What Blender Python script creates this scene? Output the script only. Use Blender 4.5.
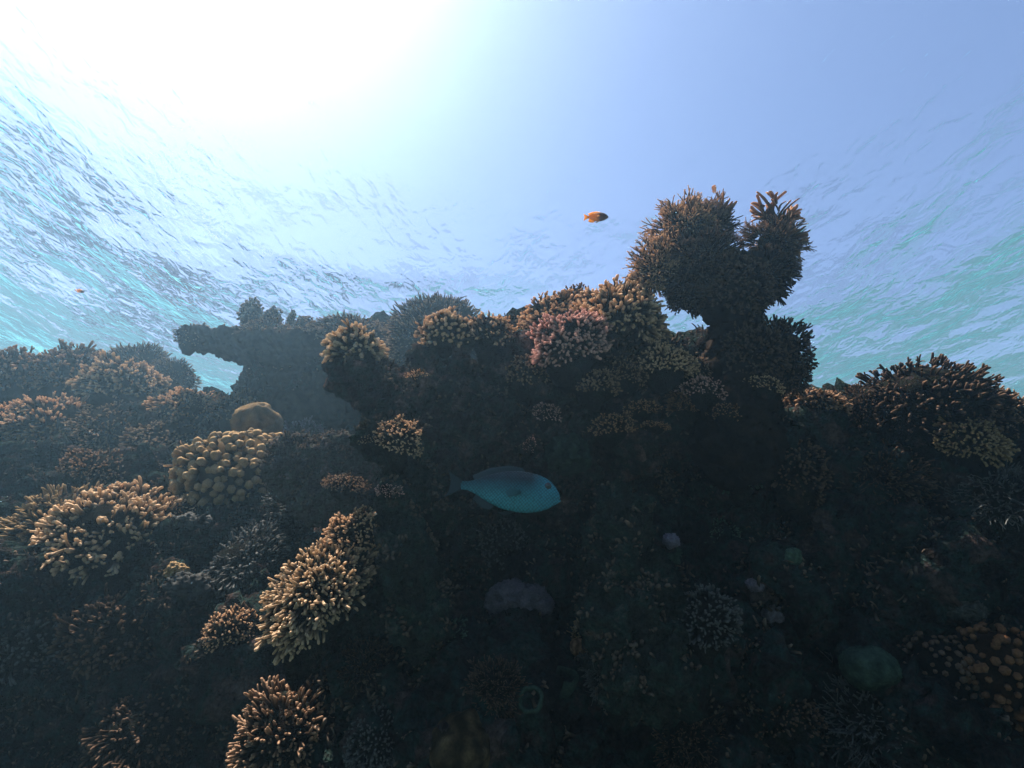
import bpy, math, random
import numpy as np
from mathutils import Vector, Matrix, Quaternion
from mathutils.bvhtree import BVHTree

for _o in list(bpy.data.objects):
    bpy.data.objects.remove(_o)
SC = bpy.context.scene
COL = SC.collection
random.seed(7)
RNG = np.random.default_rng(7)

# ------------------------------------------------------------------ camera
FPX = 569.0
PITCH, ROLL = math.radians(25.0), math.radians(4.5)
_f = Vector((0, math.cos(PITCH), math.sin(PITCH)))
_u0 = Vector((0, -math.sin(PITCH), math.cos(PITCH)))
_r0 = Vector((1, 0, 0))
_r = _r0 * math.cos(ROLL) + _u0 * math.sin(ROLL)
_u = _u0 * math.cos(ROLL) - _r0 * math.sin(ROLL)
cam_d = bpy.data.cameras.new('camera')
cam = bpy.data.objects.new('camera', cam_d)
COL.objects.link(cam)
cam.matrix_world = Matrix(((_r.x, _u.x, -_f.x, 0), (_r.y, _u.y, -_f.y, 0), (_r.z, _u.z, -_f.z, 0), (0, 0, 0, 1)))
cam_d.sensor_width = 36.0
cam_d.lens = 36.0 * FPX / 1024.0
cam_d.clip_start = 0.02
cam_d.clip_end = 2000.0
SC.camera = cam

def ray(px, py):
    return (_f + _r * ((px - 512) / FPX) + _u * ((384 - py) / FPX)).normalized()

def at(px, py, Y):
    d = ray(px, py)
    return d * (Y / d.y)

def px2m(px, py, Y, n):
    """size in metres of n photo pixels at that place"""
    return n * at(px, py, Y).dot(_f) / FPX

# ------------------------------------------------------------------ sky, sun, exposure
SUN_EL, SUN_AZ = math.radians(61.0), math.radians(-54.0)
SUN_DIR = Vector((math.sin(SUN_AZ) * math.cos(SUN_EL), math.cos(SUN_AZ) * math.cos(SUN_EL), math.sin(SUN_EL)))
world = bpy.data.worlds.new('World')
SC.world = world
world.use_nodes = True
_nt = world.node_tree
_bg = _nt.nodes['Background']
_sky = _nt.nodes.new('ShaderNodeTexSky')
_sky.sky_type = 'NISHITA'
_sky.sun_disc = False
_sky.sun_elevation = SUN_EL
_sky.sun_rotation = SUN_AZ
_sky.air_density = 1.0
_sky.dust_density = 0.65
_sky.ozone_density = 2.0
_nt.links.new(_sky.outputs[0], _bg.inputs[0])
_bg.inputs[1].default_value = 0.0335
sun_d = bpy.data.lights.new('sun', 'SUN')
sun_d.energy = 5.0
sun_d.angle = math.radians(0.6)
sun_d.color = (1.0, 0.90, 0.76)
sun = bpy.data.objects.new('sun', sun_d)
COL.objects.link(sun)
sun.rotation_euler = (-SUN_DIR).to_track_quat('-Z', 'Y').to_euler()
sun.location = SUN_DIR * 50

vs = SC.view_settings
SC.display_settings.display_device = 'sRGB'
vs.view_transform = 'Standard'
vs.look = 'None'
vs.gamma = 1.0
vs.exposure = 2.8
vs.use_curve_mapping = False
SC.render.engine = 'CYCLES'
cy = SC.cycles
cy.max_bounces = 10
cy.diffuse_bounces = 2
cy.glossy_bounces = 3
cy.transmission_bounces = 4
cy.transparent_max_bounces = 8
cy.volume_bounces = 1
cy.caustics_reflective = False
cy.caustics_refractive = False
cy.sample_clamp_indirect = 6.0
cy.use_denoising = True
cy.use_adaptive_sampling = True
SC.render.filter_size = 1.8

# ------------------------------------------------------------------ noise
_P = RNG.permutation(512)
_P = np.concatenate([_P, _P, _P])
_G = RNG.normal(size=(512, 3))
_G /= np.linalg.norm(_G, axis=1, keepdims=True)

def noise3(p):
    p = np.asarray(p, float)
    i = np.floor(p).astype(int)
    f = p - i
    i &= 511
    u = f * f * f * (f * (f * 6 - 15) + 10)
    r = 0
    for dx in (0, 1):
        for dy in (0, 1):
            for dz in (0, 1):
                h = _P[_P[_P[i[:, 0] + dx] + i[:, 1] + dy] + i[:, 2] + dz]
                g = _G[h]
                d = g[:, 0] * (f[:, 0] - dx) + g[:, 1] * (f[:, 1] - dy) + g[:, 2] * (f[:, 2] - dz)
                w = (u[:, 0] if dx else 1 - u[:, 0]) * (u[:, 1] if dy else 1 - u[:, 1]) * (u[:, 2] if dz else 1 - u[:, 2])
                r = r + w * d
    return r * 1.6

def fbm(p, octaves=4, gain=0.5, lac=2.03):
    a, s, r = 1.0, np.asarray(p, float), 0
    for k in range(octaves):
        r = r + a * noise3(s + 17.3 * k)
        s = s * lac
        a *= gain
    return r

def ridged(p, octaves=3, gain=0.5):
    a, s, r = 1.0, np.asarray(p, float), 0
    for k in range(octaves):
        r = r + a * (1 - 2 * np.abs(noise3(s + 31.7 * k)))
        s = s * 2.1
        a *= gain
    return r

# ------------------------------------------------------------------ mesh helpers
def new_mesh(name, v, f, attr=None, smooth=True):
    """v: (n,3) array, f: list of quad/tri index arrays"""
    me = bpy.data.meshes.new(name)
    v = np.asarray(v, np.float32)
    if not isinstance(f, (list, tuple)):
        f = [f]
    f = [np.asarray(x, np.int32) for x in f if len(x)]
    n_l = sum(x.size for x in f)
    n_f = sum(len(x) for x in f)
    me.vertices.add(len(v))
    me.vertices.foreach_set('co', v.ravel())
    me.loops.add(n_l)
    me.loops.foreach_set('vertex_index', np.concatenate([x.ravel() for x in f]))
    tot = np.concatenate([np.full(len(x), x.shape[1], np.int32) for x in f])
    st = np.concatenate([[0], np.cumsum(tot)[:-1]]).astype(np.int32)
    me.polygons.add(n_f)
    me.polygons.foreach_set('loop_start', st)
    me.polygons.foreach_set('use_smooth', np.full(n_f, smooth))
    me.update(calc_edges=True)
    if attr is not None:
        a = me.attributes.new('tip', 'FLOAT', 'POINT')
        a.data.foreach_set('value', np.asarray(attr, np.float32))
    me.validate()
    return me

def link(name, me, mat=None, parent=None, loc=None):
    o = bpy.data.objects.new(name, me)
    COL.objects.link(o)
    if mat is not None:
        me.materials.clear()
        me.materials.append(mat)
    if parent is not None:
        o.parent = parent
    if loc is not None:
        o.location = loc
    return o

def thing(name, label, cat, loc=(0, 0, 0), group=None):
    o = bpy.data.objects.new(name, None)
    COL.objects.link(o)
    o.empty_display_size = 0.05
    o.location = loc
    o['label'] = label
    o['category'] = cat
    if group:
        o['group'] = group
    return o

def tag(o, label, cat, group=None):
    o['label'] = label
    o['category'] = cat
    if group:
        o['group'] = group
    return o

# ------------------------------------------------------------------ material helpers
def mat_new(name):
    m = bpy.data.materials.new(name)
    m.use_nodes = True
    nt = m.node_tree
    nt.nodes.clear()
    out = nt.nodes.new('ShaderNodeOutputMaterial')
    return m, nt, out

def N(nt, typ, **kw):
    n = nt.nodes.new(typ)
    for k, v in kw.items():
        if k.startswith('i_'):
            n.inputs[k[2:].replace('_', ' ')].default_value = v
        else:
            setattr(n, k, v)
    return n

# ------------------------------------------------------------------ water surface
WZ = 3.5
def build_water():
    nx, ny = 620, 620
    u = np.linspace(-1, 1, nx)
    x = 3.6 * np.sinh(u * 3.75) + 0.0
    w = np.linspace(-1, 1, ny)
    y = 3.6 * np.sinh(w * 3.75) + 5.0
    X, Y = np.meshgrid(x, y)
    p = np.stack([X.ravel(), Y.ravel(), np.zeros(X.size)], 1)
    # warp
    wx = fbm(p * 0.28 + 5, 2)
    wy = fbm(p * 0.28 + 55, 2)
    q = p.copy()
    q[:, 0] += 0.5 * wx
    q[:, 1] += 0.5 * wy
    sw = np.array([0.22, 0.15, 1])
    z = 0.15 * fbm(q * sw + 3.1, 2)                       # swell
    a1 = np.array([1.05, 0.6, 1.0])
    z += 0.055 * fbm(q * a1 + 9.7, 3, 0.45)
    patch = np.clip(0.5 + 0.9 * fbm(p * 0.5 + 77, 2), 0.1, 1.3)
    a2 = np.array([3.2, 1.6, 1.0])
    rot = math.radians(-12)
    qr = q.copy()
    qr[:, 0] = q[:, 0] * math.cos(rot) - q[:, 1] * math.sin(rot)
    qr[:, 1] = q[:, 0] * math.sin(rot) + q[:, 1] * math.cos(rot)
    z += 0.0085 * patch * ridged(qr * a2 + 20, 2, 0.45)
    fade = np.exp(-(np.hypot(p[:, 0], p[:, 1] - 4) / 40) ** 2)
    p[:, 2] = WZ + z * fade
    i = np.arange(nx * ny).reshape(ny, nx)
    f = np.stack([i[:-1, :-1], i[:-1, 1:], i[1:, 1:], i[1:, :-1]], -1).reshape(-1, 4)
    me = new_mesh('water', p, f)
    m, nt, out = mat_new('sea_surface')
    tc = N(nt, 'ShaderNodeNewGeometry')
    mp = N(nt, 'ShaderNodeMapping')
    mp.inputs['Scale'].default_value = (5.5, 3.2, 4)
    mp.inputs['Rotation'].default_value = (0, 0, 0.25)
    nz = N(nt, 'ShaderNodeTexNoise')
    nz.inputs['Scale'].default_value = 1.5
    nz.inputs['Detail'].default_value = 2.0
    nz.inputs['Roughness'].default_value = 0.55
    nz.inputs['Distortion'].default_value = 0.4
    nt.links.new(tc.outputs['Position'], mp.inputs[0])
    nt.links.new(mp.outputs[0], nz.inputs[0])
    b = N(nt, 'ShaderNodeBump')
    b.inputs['Strength'].default_value = 1.0
    b.inputs['Distance'].default_value = 0.021
    nt.links.new(nz.outputs[0], b.inputs['Height'])
    fr = N(nt, 'ShaderNodeFresnel')
    fr.inputs['IOR'].default_value = W_IOR
    nt.links.new(b.outputs[0], fr.inputs['Normal'])
    fr2 = N(nt, 'ShaderNodeFresnel')
    fr2.inputs['IOR'].default_value = 1.21
    nt.links.new(b.outputs[0], fr2.inputs['Normal'])
    fm = N(nt, 'ShaderNodeMix')
    fm.inputs[0].default_value = 0.26
    nt.links.new(fr.outputs[0], fm.inputs[2])
    nt.links.new(fr2.outputs[0], fm.inputs[3])
    tr = N(nt, 'ShaderNodeBsdfTransparent')
    tr.inputs[0].default_value = (1.0, 0.935, 0.96, 1)
    rf = N(nt, 'ShaderNodeBsdfRefraction')
    rf.inputs['Roughness'].default_value = 0.14
    rf.inputs['IOR'].default_value = 1.07
    rf.inputs['Color'].default_value = (1.0, 0.935, 0.96, 1)
    nt.links.new(b.outputs[0], rf.inputs['Normal'])
    mt = N(nt, 'ShaderNodeMixShader')
    mt.inputs[0].default_value = 0.3
    nt.links.new(tr.outputs[0], mt.inputs[1])
    nt.links.new(rf.outputs[0], mt.inputs[2])
    gl = N(nt, 'ShaderNodeBsdfGlossy')
    gl.inputs['Roughness'].default_value = 0.03
    gl.inputs['Color'].default_value = (0.62, 0.95, 1.0, 1)  # turquoise of the far water is put into the reflection colour
    nt.links.new(b.outputs[0], gl.inputs['Normal'])
    mx = N(nt, 'ShaderNodeMixShader')
    fs = N(nt, 'ShaderNodeMath', operation='MULTIPLY')
    fs.inputs[1].default_value = 0.8
    nt.links.new(fm.outputs[0], fs.inputs[0])
    nt.links.new(fs.outputs[0], mx.inputs[0])
    nt.links.new(mt.outputs[0], mx.inputs[1])
    nt.links.new(gl.outputs[0], mx.inputs[2])
    nt.links.new(mx.outputs[0], out.inputs['Surface'])
    o = link('water', me, m)
    o['kind'] = 'structure'
    return o
W_IOR = 1.115
build_water()

# ------------------------------------------------------------------ haze of the water body
def build_haze():
    lo, hi = (-85.0, -80.0, -9.0), (85.0, 90.0, 4.1)
    v = [(x, y, z) for z in (lo[2], hi[2]) for y in (lo[1], hi[1]) for x in (lo[0], hi[0])]
    f = [(0, 2, 3, 1), (4, 5, 7, 6), (0, 1, 5, 4), (2, 6, 7, 3), (0, 4, 6, 2), (1, 3, 7, 5)]
    me = new_mesh('haze', v, np.array(f), smooth=False)
    m, nt, out = mat_new('sea_water_haze')
    pv = N(nt, 'ShaderNodeVolumePrincipled')
    pv.inputs['Color'].default_value = (0.36, 0.67, 0.95, 1)
    pv.inputs['Absorption Color'].default_value = (0.0, 0.75, 0.92, 1)
    pv.inputs['Density'].default_value = 0.0118
    pv.inputs['Anisotropy'].default_value = 0.8
    nt.links.new(pv.outputs[0], out.inputs['Volume'])
    o = link('haze', me, m)
    o['kind'] = 'stuff'
    return o
build_haze()

# ------------------------------------------------------------------ materials of reef and corals
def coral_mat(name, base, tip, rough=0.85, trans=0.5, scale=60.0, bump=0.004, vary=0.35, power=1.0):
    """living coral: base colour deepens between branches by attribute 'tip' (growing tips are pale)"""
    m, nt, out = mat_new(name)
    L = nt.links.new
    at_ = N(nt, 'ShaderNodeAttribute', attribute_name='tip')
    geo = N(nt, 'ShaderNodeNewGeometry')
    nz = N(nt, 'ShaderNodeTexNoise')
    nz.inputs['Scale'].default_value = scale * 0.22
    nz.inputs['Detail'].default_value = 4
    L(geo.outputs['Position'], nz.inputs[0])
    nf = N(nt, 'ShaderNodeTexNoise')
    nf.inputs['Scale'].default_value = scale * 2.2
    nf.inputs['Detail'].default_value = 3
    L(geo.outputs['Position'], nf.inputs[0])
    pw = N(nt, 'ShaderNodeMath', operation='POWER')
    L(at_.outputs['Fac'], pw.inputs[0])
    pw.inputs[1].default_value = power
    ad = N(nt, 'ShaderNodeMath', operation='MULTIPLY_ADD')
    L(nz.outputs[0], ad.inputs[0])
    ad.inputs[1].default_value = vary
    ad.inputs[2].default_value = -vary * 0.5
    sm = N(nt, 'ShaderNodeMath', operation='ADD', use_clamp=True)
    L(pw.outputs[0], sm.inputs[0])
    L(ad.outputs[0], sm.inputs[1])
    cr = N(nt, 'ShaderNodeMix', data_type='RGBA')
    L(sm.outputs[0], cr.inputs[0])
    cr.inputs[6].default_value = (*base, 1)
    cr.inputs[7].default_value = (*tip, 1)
    # fine speckle
    sp = N(nt, 'ShaderNodeMapRange')
    L(nf.outputs[0], sp.inputs[0])
    sp.inputs[1].default_value = 0.3
    sp.inputs[2].default_value = 0.7
    sp.inputs[3].default_value = 0.68
    sp.inputs[4].default_value = 1.2
    mu = N(nt, 'ShaderNodeMix', data_type='RGBA', blend_type='MULTIPLY')
    mu.inputs[0].default_value = 1.0
    L(cr.outputs[2], mu.inputs[6])
    L(sp.outputs[0], mu.inputs[7])
    bp = N(nt, 'ShaderNodeBump')
    bp.inputs['Strength'].default_value = 0.8
    bp.inputs['Distance'].default_value = bump
    L(nf.outputs[0], bp.inputs['Height'])
    df = N(nt, 'ShaderNodeBsdfDiffuse')
    L(mu.outputs[2], df.inputs['Color'])
    L(bp.outputs[0], df.inputs['Normal'])
    tl = N(nt, 'ShaderNodeBsdfTranslucent')
    L(mu.outputs[2], tl.inputs['Color'])
    mx = N(nt, 'ShaderNodeMixShader')
    mx.inputs[0].default_value = trans
    L(df.outputs[0], mx.inputs[1])
    L(tl.outputs[0], mx.inputs[2])
    L(mx.outputs[0], out.inputs['Surface'])
    return m

def rock_mat(name, cols, scale=7.0, bump=0.02):
    """encrusted reef rock: patches of algae, coralline crust and bare rock"""
    m, nt, out = mat_new(name)
    L = nt.links.new
    geo = N(nt, 'ShaderNodeNewGeometry')
    n1 = N(nt, 'ShaderNodeTexNoise')
    n1.inputs['Scale'].default_value = scale
    n1.inputs['Detail'].default_value = 6
    n1.inputs['Roughness'].default_value = 0.62
    L(geo.outputs['Position'], n1.inputs[0])
    n2 = N(nt, 'ShaderNodeTexNoise')
    n2.inputs['Scale'].default_value = scale * 6.5
    n2.inputs['Detail'].default_value = 5
    n2.inputs['Roughness'].default_value = 0.65
    L(geo.outputs['Position'], n2.inputs[0])
    vo = N(nt, 'ShaderNodeTexVoronoi')
    vo.inputs['Scale'].default_value = scale * 11
    L(geo.outputs['Position'], vo.inputs[0])
    rp = N(nt, 'ShaderNodeValToRGB')
    e = rp.color_ramp.elements
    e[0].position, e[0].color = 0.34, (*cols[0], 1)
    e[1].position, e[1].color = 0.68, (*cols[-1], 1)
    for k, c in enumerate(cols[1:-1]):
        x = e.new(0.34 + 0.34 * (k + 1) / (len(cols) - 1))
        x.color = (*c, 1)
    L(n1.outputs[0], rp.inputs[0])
    sp = N(nt, 'ShaderNodeMapRange')
    L(n2.outputs[0], sp.inputs[0])
    sp.inputs[1].default_value = 0.35
    sp.inputs[2].default_value = 0.68
    sp.inputs[3].default_value = 0.4
    sp.inputs[4].default_value = 1.5
    mu = N(nt, 'ShaderNodeMix', data_type='RGBA', blend_type='MULTIPLY')
    mu.inputs[0].default_value = 1.0
    L(rp.outputs[0], mu.inputs[6])
    L(sp.outputs[0], mu.inputs[7])
    hs = N(nt, 'ShaderNodeMath', operation='MULTIPLY_ADD')
    L(vo.outputs['Distance'], hs.inputs[0])
    hs.inputs[1].default_value = 0.5
    L(n2.outputs[0], hs.inputs[2])
    bp = N(nt, 'ShaderNodeBump')
    bp.inputs['Strength'].default_value = 0.9
    bp.inputs['Distance'].default_value = bump
    L(hs.outputs[0], bp.inputs['Height'])
    df = N(nt, 'ShaderNodeBsdfDiffuse')
    df.inputs['Roughness'].default_value = 0.6
    L(mu.outputs[2], df.inputs['Color'])
    L(bp.outputs[0], df.inputs['Normal'])
    L(df.outputs[0], out.inputs['Surface'])
    return m

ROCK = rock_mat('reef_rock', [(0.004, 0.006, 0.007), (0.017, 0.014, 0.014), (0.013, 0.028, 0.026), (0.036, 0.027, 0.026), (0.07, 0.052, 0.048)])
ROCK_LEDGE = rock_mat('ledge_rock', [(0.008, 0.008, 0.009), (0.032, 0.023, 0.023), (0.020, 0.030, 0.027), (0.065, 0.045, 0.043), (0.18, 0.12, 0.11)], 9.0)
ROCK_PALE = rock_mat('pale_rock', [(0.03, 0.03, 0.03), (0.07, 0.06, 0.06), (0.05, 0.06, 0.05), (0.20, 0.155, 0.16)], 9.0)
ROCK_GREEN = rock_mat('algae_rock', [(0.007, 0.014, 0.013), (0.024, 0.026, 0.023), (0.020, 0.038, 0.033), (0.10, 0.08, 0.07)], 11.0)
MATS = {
    'dark': coral_mat('shaded_coral', (0.010, 0.009, 0.008), (0.12, 0.080, 0.058), trans=0.25, power=2.9),  # brown coral with shade put into its darker colour
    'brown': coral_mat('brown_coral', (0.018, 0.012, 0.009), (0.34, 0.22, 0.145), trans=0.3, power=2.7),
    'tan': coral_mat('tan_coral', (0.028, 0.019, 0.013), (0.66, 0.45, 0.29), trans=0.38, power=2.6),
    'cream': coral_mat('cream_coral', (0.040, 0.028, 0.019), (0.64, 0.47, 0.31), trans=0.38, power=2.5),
    'orange': coral_mat('orange_sunlit_coral', (0.020, 0.010, 0.006), (0.44, 0.25, 0.145), trans=0.32, power=2.6),  # orange coral; tips brightened to stand in for patches of direct sun
    'pink': coral_mat('pink_coral', (0.040, 0.022, 0.022), (0.70, 0.43, 0.37), trans=0.38, power=2.5),  # pink coral; tips raised to stand in for sun on the crest
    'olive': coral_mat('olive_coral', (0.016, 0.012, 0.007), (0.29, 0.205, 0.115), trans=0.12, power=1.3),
    'rust': coral_mat('orange_lit_coral', (0.010, 0.006, 0.004), (0.15, 0.075, 0.04), trans=0.15, power=1.5),  # orange light on the bottom knobs, put into a dim coral colour
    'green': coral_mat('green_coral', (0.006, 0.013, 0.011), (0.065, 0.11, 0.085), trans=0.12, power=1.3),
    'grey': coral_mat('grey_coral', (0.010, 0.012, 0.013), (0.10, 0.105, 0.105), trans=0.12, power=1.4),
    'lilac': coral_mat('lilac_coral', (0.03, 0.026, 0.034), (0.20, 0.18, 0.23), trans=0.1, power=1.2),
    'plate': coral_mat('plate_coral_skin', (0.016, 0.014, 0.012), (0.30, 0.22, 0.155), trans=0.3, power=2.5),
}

# ------------------------------------------------------------------ reef body: blobs fused by voxel remesh, then roughened
_ICO = {}
def ico(sub):
    if sub not in _ICO:
        import bmesh
        bm = bmesh.new()
        bmesh.ops.create_icosphere(bm, subdivisions=sub, radius=1.0)
        v = np.array([x.co[:] for x in bm.verts])
        bm.verts.ensure_lookup_table()
        f = np.array([[w.index for w in p.verts] for p in bm.faces])
        bm.free()
        _ICO[sub] = (v, f)
    return _ICO[sub]

def blobs_to_mesh(name, blobs, voxel):
    """blobs: (centre, radii(3) or r). Fused into one closed skin."""
    v0, f0 = ico(3)
    V, F, o = [], [], 0
    for c, r in blobs:
        r = np.array(r if hasattr(r, '__len__') else (r, r, r), float)
        V.append(v0 * r + np.array(c[:]))
        F.append(f0 + o)
        o += len(v0)
    me = new_mesh(name, np.concatenate(V), np.concatenate(F))
    ob = bpy.data.objects.new('tmp', me)
    COL.objects.link(ob)
    md = ob.modifiers.new('r', 'REMESH')
    md.mode = 'VOXEL'
    md.voxel_size = voxel
    dg = bpy.context.evaluated_depsgraph_get()
    me2 = bpy.data.meshes.new_from_object(ob.evaluated_get(dg))
    bpy.data.objects.remove(ob)
    bpy.data.meshes.remove(me)
    me2.name = name
    return me2

def get_co(me):
    a = np.empty(len(me.vertices) * 3, np.float32)
    me.vertices.foreach_get('co', a)
    return a.reshape(-1, 3).astype(float)

def get_no(me):
    a = np.empty(len(me.vertices) * 3, np.float32)
    me.vertices.foreach_get('normal', a)
    return a.reshape(-1, 3).astype(float)

def roughen(me, amps):
    for sc, a, kind in amps:
        v, n = get_co(me), get_no(me)
        if kind == 'w':       # domain push, makes overhangs
            d = np.stack([fbm(v * sc + k * 41.0, 2) for k in (1, 2, 3)], 1) * a
            v = v + d
        elif kind == 'r':
            v = v + n * ((ridged(v * sc, 2) - 0.6) * a)[:, None]
        elif kind == 'k':     # knobs: squared noise, pushes outward only
            t = np.clip(noise3(v * sc) * 1.4, 0, 1)
            v = v + n * (t * a)[:, None]
        else:
            v = v + n * (fbm(v * sc, 3) * a)[:, None]
        me.vertices.foreach_set('co', v.astype(np.float32).ravel())
        me.update()
    me.polygons.foreach_set('use_smooth', np.ones(len(me.polygons), bool))
    me.update()

def B(px, py, Y, rpx, sq=(1, 1, 1)):
    r = px2m(px, py, Y, rpx)
    return (at(px, py, Y), (r * sq[0], r * sq[1], r * sq[2]))

def build_reef():
    bl = []
    R = random.Random(3)
    # front face, centre and right: rows from the crest down to the foot
    rows = [(445, 2.75, 66), (500, 2.65, 66), (560, 2.55, 66), (620, 2.45, 66), (690, 2.3, 66), (760, 2.2, 66), (850, 2.1, 70), (960, 2.0, 80), (1080, 1.95, 90), (1250, 1.9, 110)]
    for (py, Y, r) in rows:
        for px in range(390, 1200, 74):
            jx, jy, jY = R.uniform(-22, 22), R.uniform(-16, 16), R.uniform(-0.16, 0.16)
            if px < (470 if py < 520 else 430 if py < 640 else 390):
                continue
            e = 0.0
            if px > 900:
                e = -0.12
            if px > 740 and py < 460:
                jy += 38
            bl.append(B(px + jx, py + jy, Y + jY + e + 0.22, r * R.uniform(0.8, 1.25)))
            bl.append(B(px + jx, py + jy + (75 if py < 520 else 0) + (30 if px > 740 and py < 460 else 0), Y + 0.85, r * 1.5))
    # left slope, further off
    rows = [(425, 5.9, 52), (470, 5.2, 52), (515, 4.3, 52), (570, 3.6, 54), (625, 3.25, 56), (690, 3.1, 58), (760, 3.0, 62), (850, 2.95, 70), (960, 2.9, 80), (1080, 2.9, 90), (1250, 2.85, 110)]
    for (py, Y, r) in rows:
        for px in range(-190, 400, 66):
            jx, jy, jY = R.uniform(-22, 22), R.uniform(-14, 14), R.uniform(-0.2, 0.2)
            e = 0.0
            if 150 < px < 265 and py < 500:
                jy += 34
            if px > 300 and py > 500:
                e = -0.3
            bl.append(B(px + jx, py + jy, Y + jY + e + 0.25, r * R.uniform(0.8, 1.3)))
            bl.append(B(px + jx, py + jy + (60 if py < 500 else 0), Y + 1.0, r * 1.5))
    # crest masses that carry the skyline corals
    for b in [(600, 400, 2.62, 66), (545, 415, 2.62, 56), (660, 415, 2.6, 52), (735, 440, 2.55, 46), (800, 470, 2.7, 52), (870, 490, 2.6, 56), (940, 490, 2.55, 60), (1010, 490, 2.55, 56), (1080, 490, 2.6, 60),
              (490, 425, 2.65, 46), (560, 390, 2.8, 54), (630, 375, 2.75, 46),
              (300, 420, 5.7, 62), (360, 400, 5.6, 66), (420, 400, 5.4, 66), (270, 436, 5.7, 36), (330, 380, 5.8, 44), (400, 365, 5.6, 44), (460, 390, 5.2, 50), (520, 380, 4.9, 44),
              (30, 425, 6.5, 52), (90, 420, 6.4, 52), (150, 428, 6.2, 44), (205, 462, 6.0, 40), (-60, 425, 6.5, 60)]:
        bl.append(B(*b))
    # the reef flat behind
    for x in np.arange(-8, 7.1, 0.8):
        for y in np.arange(3.6, 8.5, 0.8):
            if x < -1.2 and y < 5.0:
                continue
            zc = 0.62 if x > -1.0 else 1.15
            bl.append((Vector((x + R.uniform(-.3, .3), y + (2.6 if x < -1 else 0.6), zc - 0.55 + R.uniform(-.12, .1))), R.uniform(0.55, 0.72)))
    me = blobs_to_mesh('reef_slope', bl, 0.024)
    roughen(me, [(2.0, 0.13, 'w'), (3.4, 0.09, 'n'), (5.0, 0.06, 'k'), (6.5, 0.07, 'r'), (13.0, 0.05, 'k'), (24.0, 0.02, 'n')])
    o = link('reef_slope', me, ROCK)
    o['kind'] = 'structure'
    return o

reef = build_reef()

def build_seabed():
    n = 90
    g = 90 * np.sinh(np.linspace(-1, 1, n) * 3.0) / math.sinh(3.0)
    X, Y = np.meshgrid(g, g + 3)
    p = np.stack([X.ravel(), Y.ravel(), np.zeros(X.size)], 1)
    p[:, 2] = -6.5 + 0.4 * fbm(p * 0.25, 3)
    p[:, 0] = np.clip(p[:, 0], -84, 84)
    p[:, 1] = np.clip(p[:, 1], -79, 89)
    i = np.arange(n * n).reshape(n, n)
    f = np.stack([i[:-1, :-1], i[:-1, 1:], i[1:, 1:], i[1:, :-1]], -1).reshape(-1, 4)
    me = new_mesh('seabed', p, f)
    m = rock_mat('water_tinted_sand', [(0.028, 0.045, 0.050), (0.045, 0.062, 0.066), (0.075, 0.085, 0.085)], 0.8)  # sand darkened and blued for the light deep water absorbs
    o = link('seabed', me, m)
    o['kind'] = 'structure'
build_seabed()

REEF_BVH = BVHTree.FromPolygons([v.co for v in reef.data.vertices], [p.vertices for p in reef.data.polygons])

def hit(px, py):
    h = REEF_BVH.ray_cast(Vector((0, 0, 0)), ray(px, py), 30)
    return h[0], h[1]

# ------------------------------------------------------------------ coral growth
def frame(axis):
    a = np.array(axis, float)
    a /= np.linalg.norm(a)
    h = np.array([1.0, 0, 0]) if abs(a[0]) < 0.8 else np.array([0, 1.0, 0])
    x = np.cross(h, a)
    x /= np.linalg.norm(x)
    return np.stack([x, np.cross(a, x), a])       # rows

def sticks(P, D, L, r0, r1, bend=0.15, sides=6, t0=0.0, jit=0.16, blunt=1.0, t1=1.0):
    """n tapered rounded twigs as one vertex cloud. P roots, D unit directions, L lengths"""
    n = len(P)
    H = RNG.normal(size=(n, 3))
    X = np.cross(D, H)
    X /= np.linalg.norm(X, axis=1, keepdims=True) + 1e-9
    Yv = np.cross(D, X)
    ts = np.array([0.0, 0.3, 0.6, 0.84, 1.0])
    caps = np.array([(0.55, 0.82), (0.9, 0.42)])
    ang = np.arange(sides) * 2 * math.pi / sides
    ca, sa = np.cos(ang), np.sin(ang)
    bd = X * (RNG.normal(size=(n, 1)) * bend) + Yv * (RNG.normal(size=(n, 1)) * bend)
    rings, tips = [], []
    for t in ts:
        c = P + D * (L * t)[:, None] + bd * (L * t * t)[:, None]
        r = r0 + (r1 - r0) * t
        rings.append((c, r))
        tips.append(np.full(n, t))
    ce = rings[-1][0]
    De = D + 2 * bd
    De /= np.linalg.norm(De, axis=1, keepdims=True)
    for (h, w) in caps:
        rings.append((ce + De * (r1 * h * blunt)[:, None], r1 * w))
        tips.append(np.full(n, 1.0))
    V = []
    for (c, r) in rings:
        rr = r[:, None] * (1 + RNG.uniform(-jit, jit, (n, sides)))
        V.append(c[:, None, :] + X[:, None, :] * (rr * ca)[..., None] + Yv[:, None, :] * (rr * sa)[..., None])
    K = len(rings)
    V = np.stack(V, 1).reshape(n, K * sides, 3)
    apex = (ce + De * (r1 * 1.05 * blunt)[:, None])[:, None, :]
    V = np.concatenate([V, apex], 1)
    T = np.repeat(np.stack(tips, 1), sides, 1)
    T = np.concatenate([T, np.ones((n, 1))], 1)
    T = t0 + (t1 - t0) * T
    m = K * sides + 1
    q = []
    for k in range(K - 1):
        for s in range(sides):
            q.append((k * sides + s, k * sides + (s + 1) % sides, (k + 1) * sides + (s + 1) % sides, (k + 1) * sides + s))
    tr = [((K - 1) * sides + s, (K - 1) * sides + (s + 1) % sides, m - 1) for s in range(sides)]
    off = (np.arange(n) * m)[:, None, None]
    Q = (np.array(q)[None] + off).reshape(-1, 4)
    Tr = (np.array(tr)[None] + off).reshape(-1, 3)
    return V.reshape(-1, 3), Q, Tr, T.reshape(-1)

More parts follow.
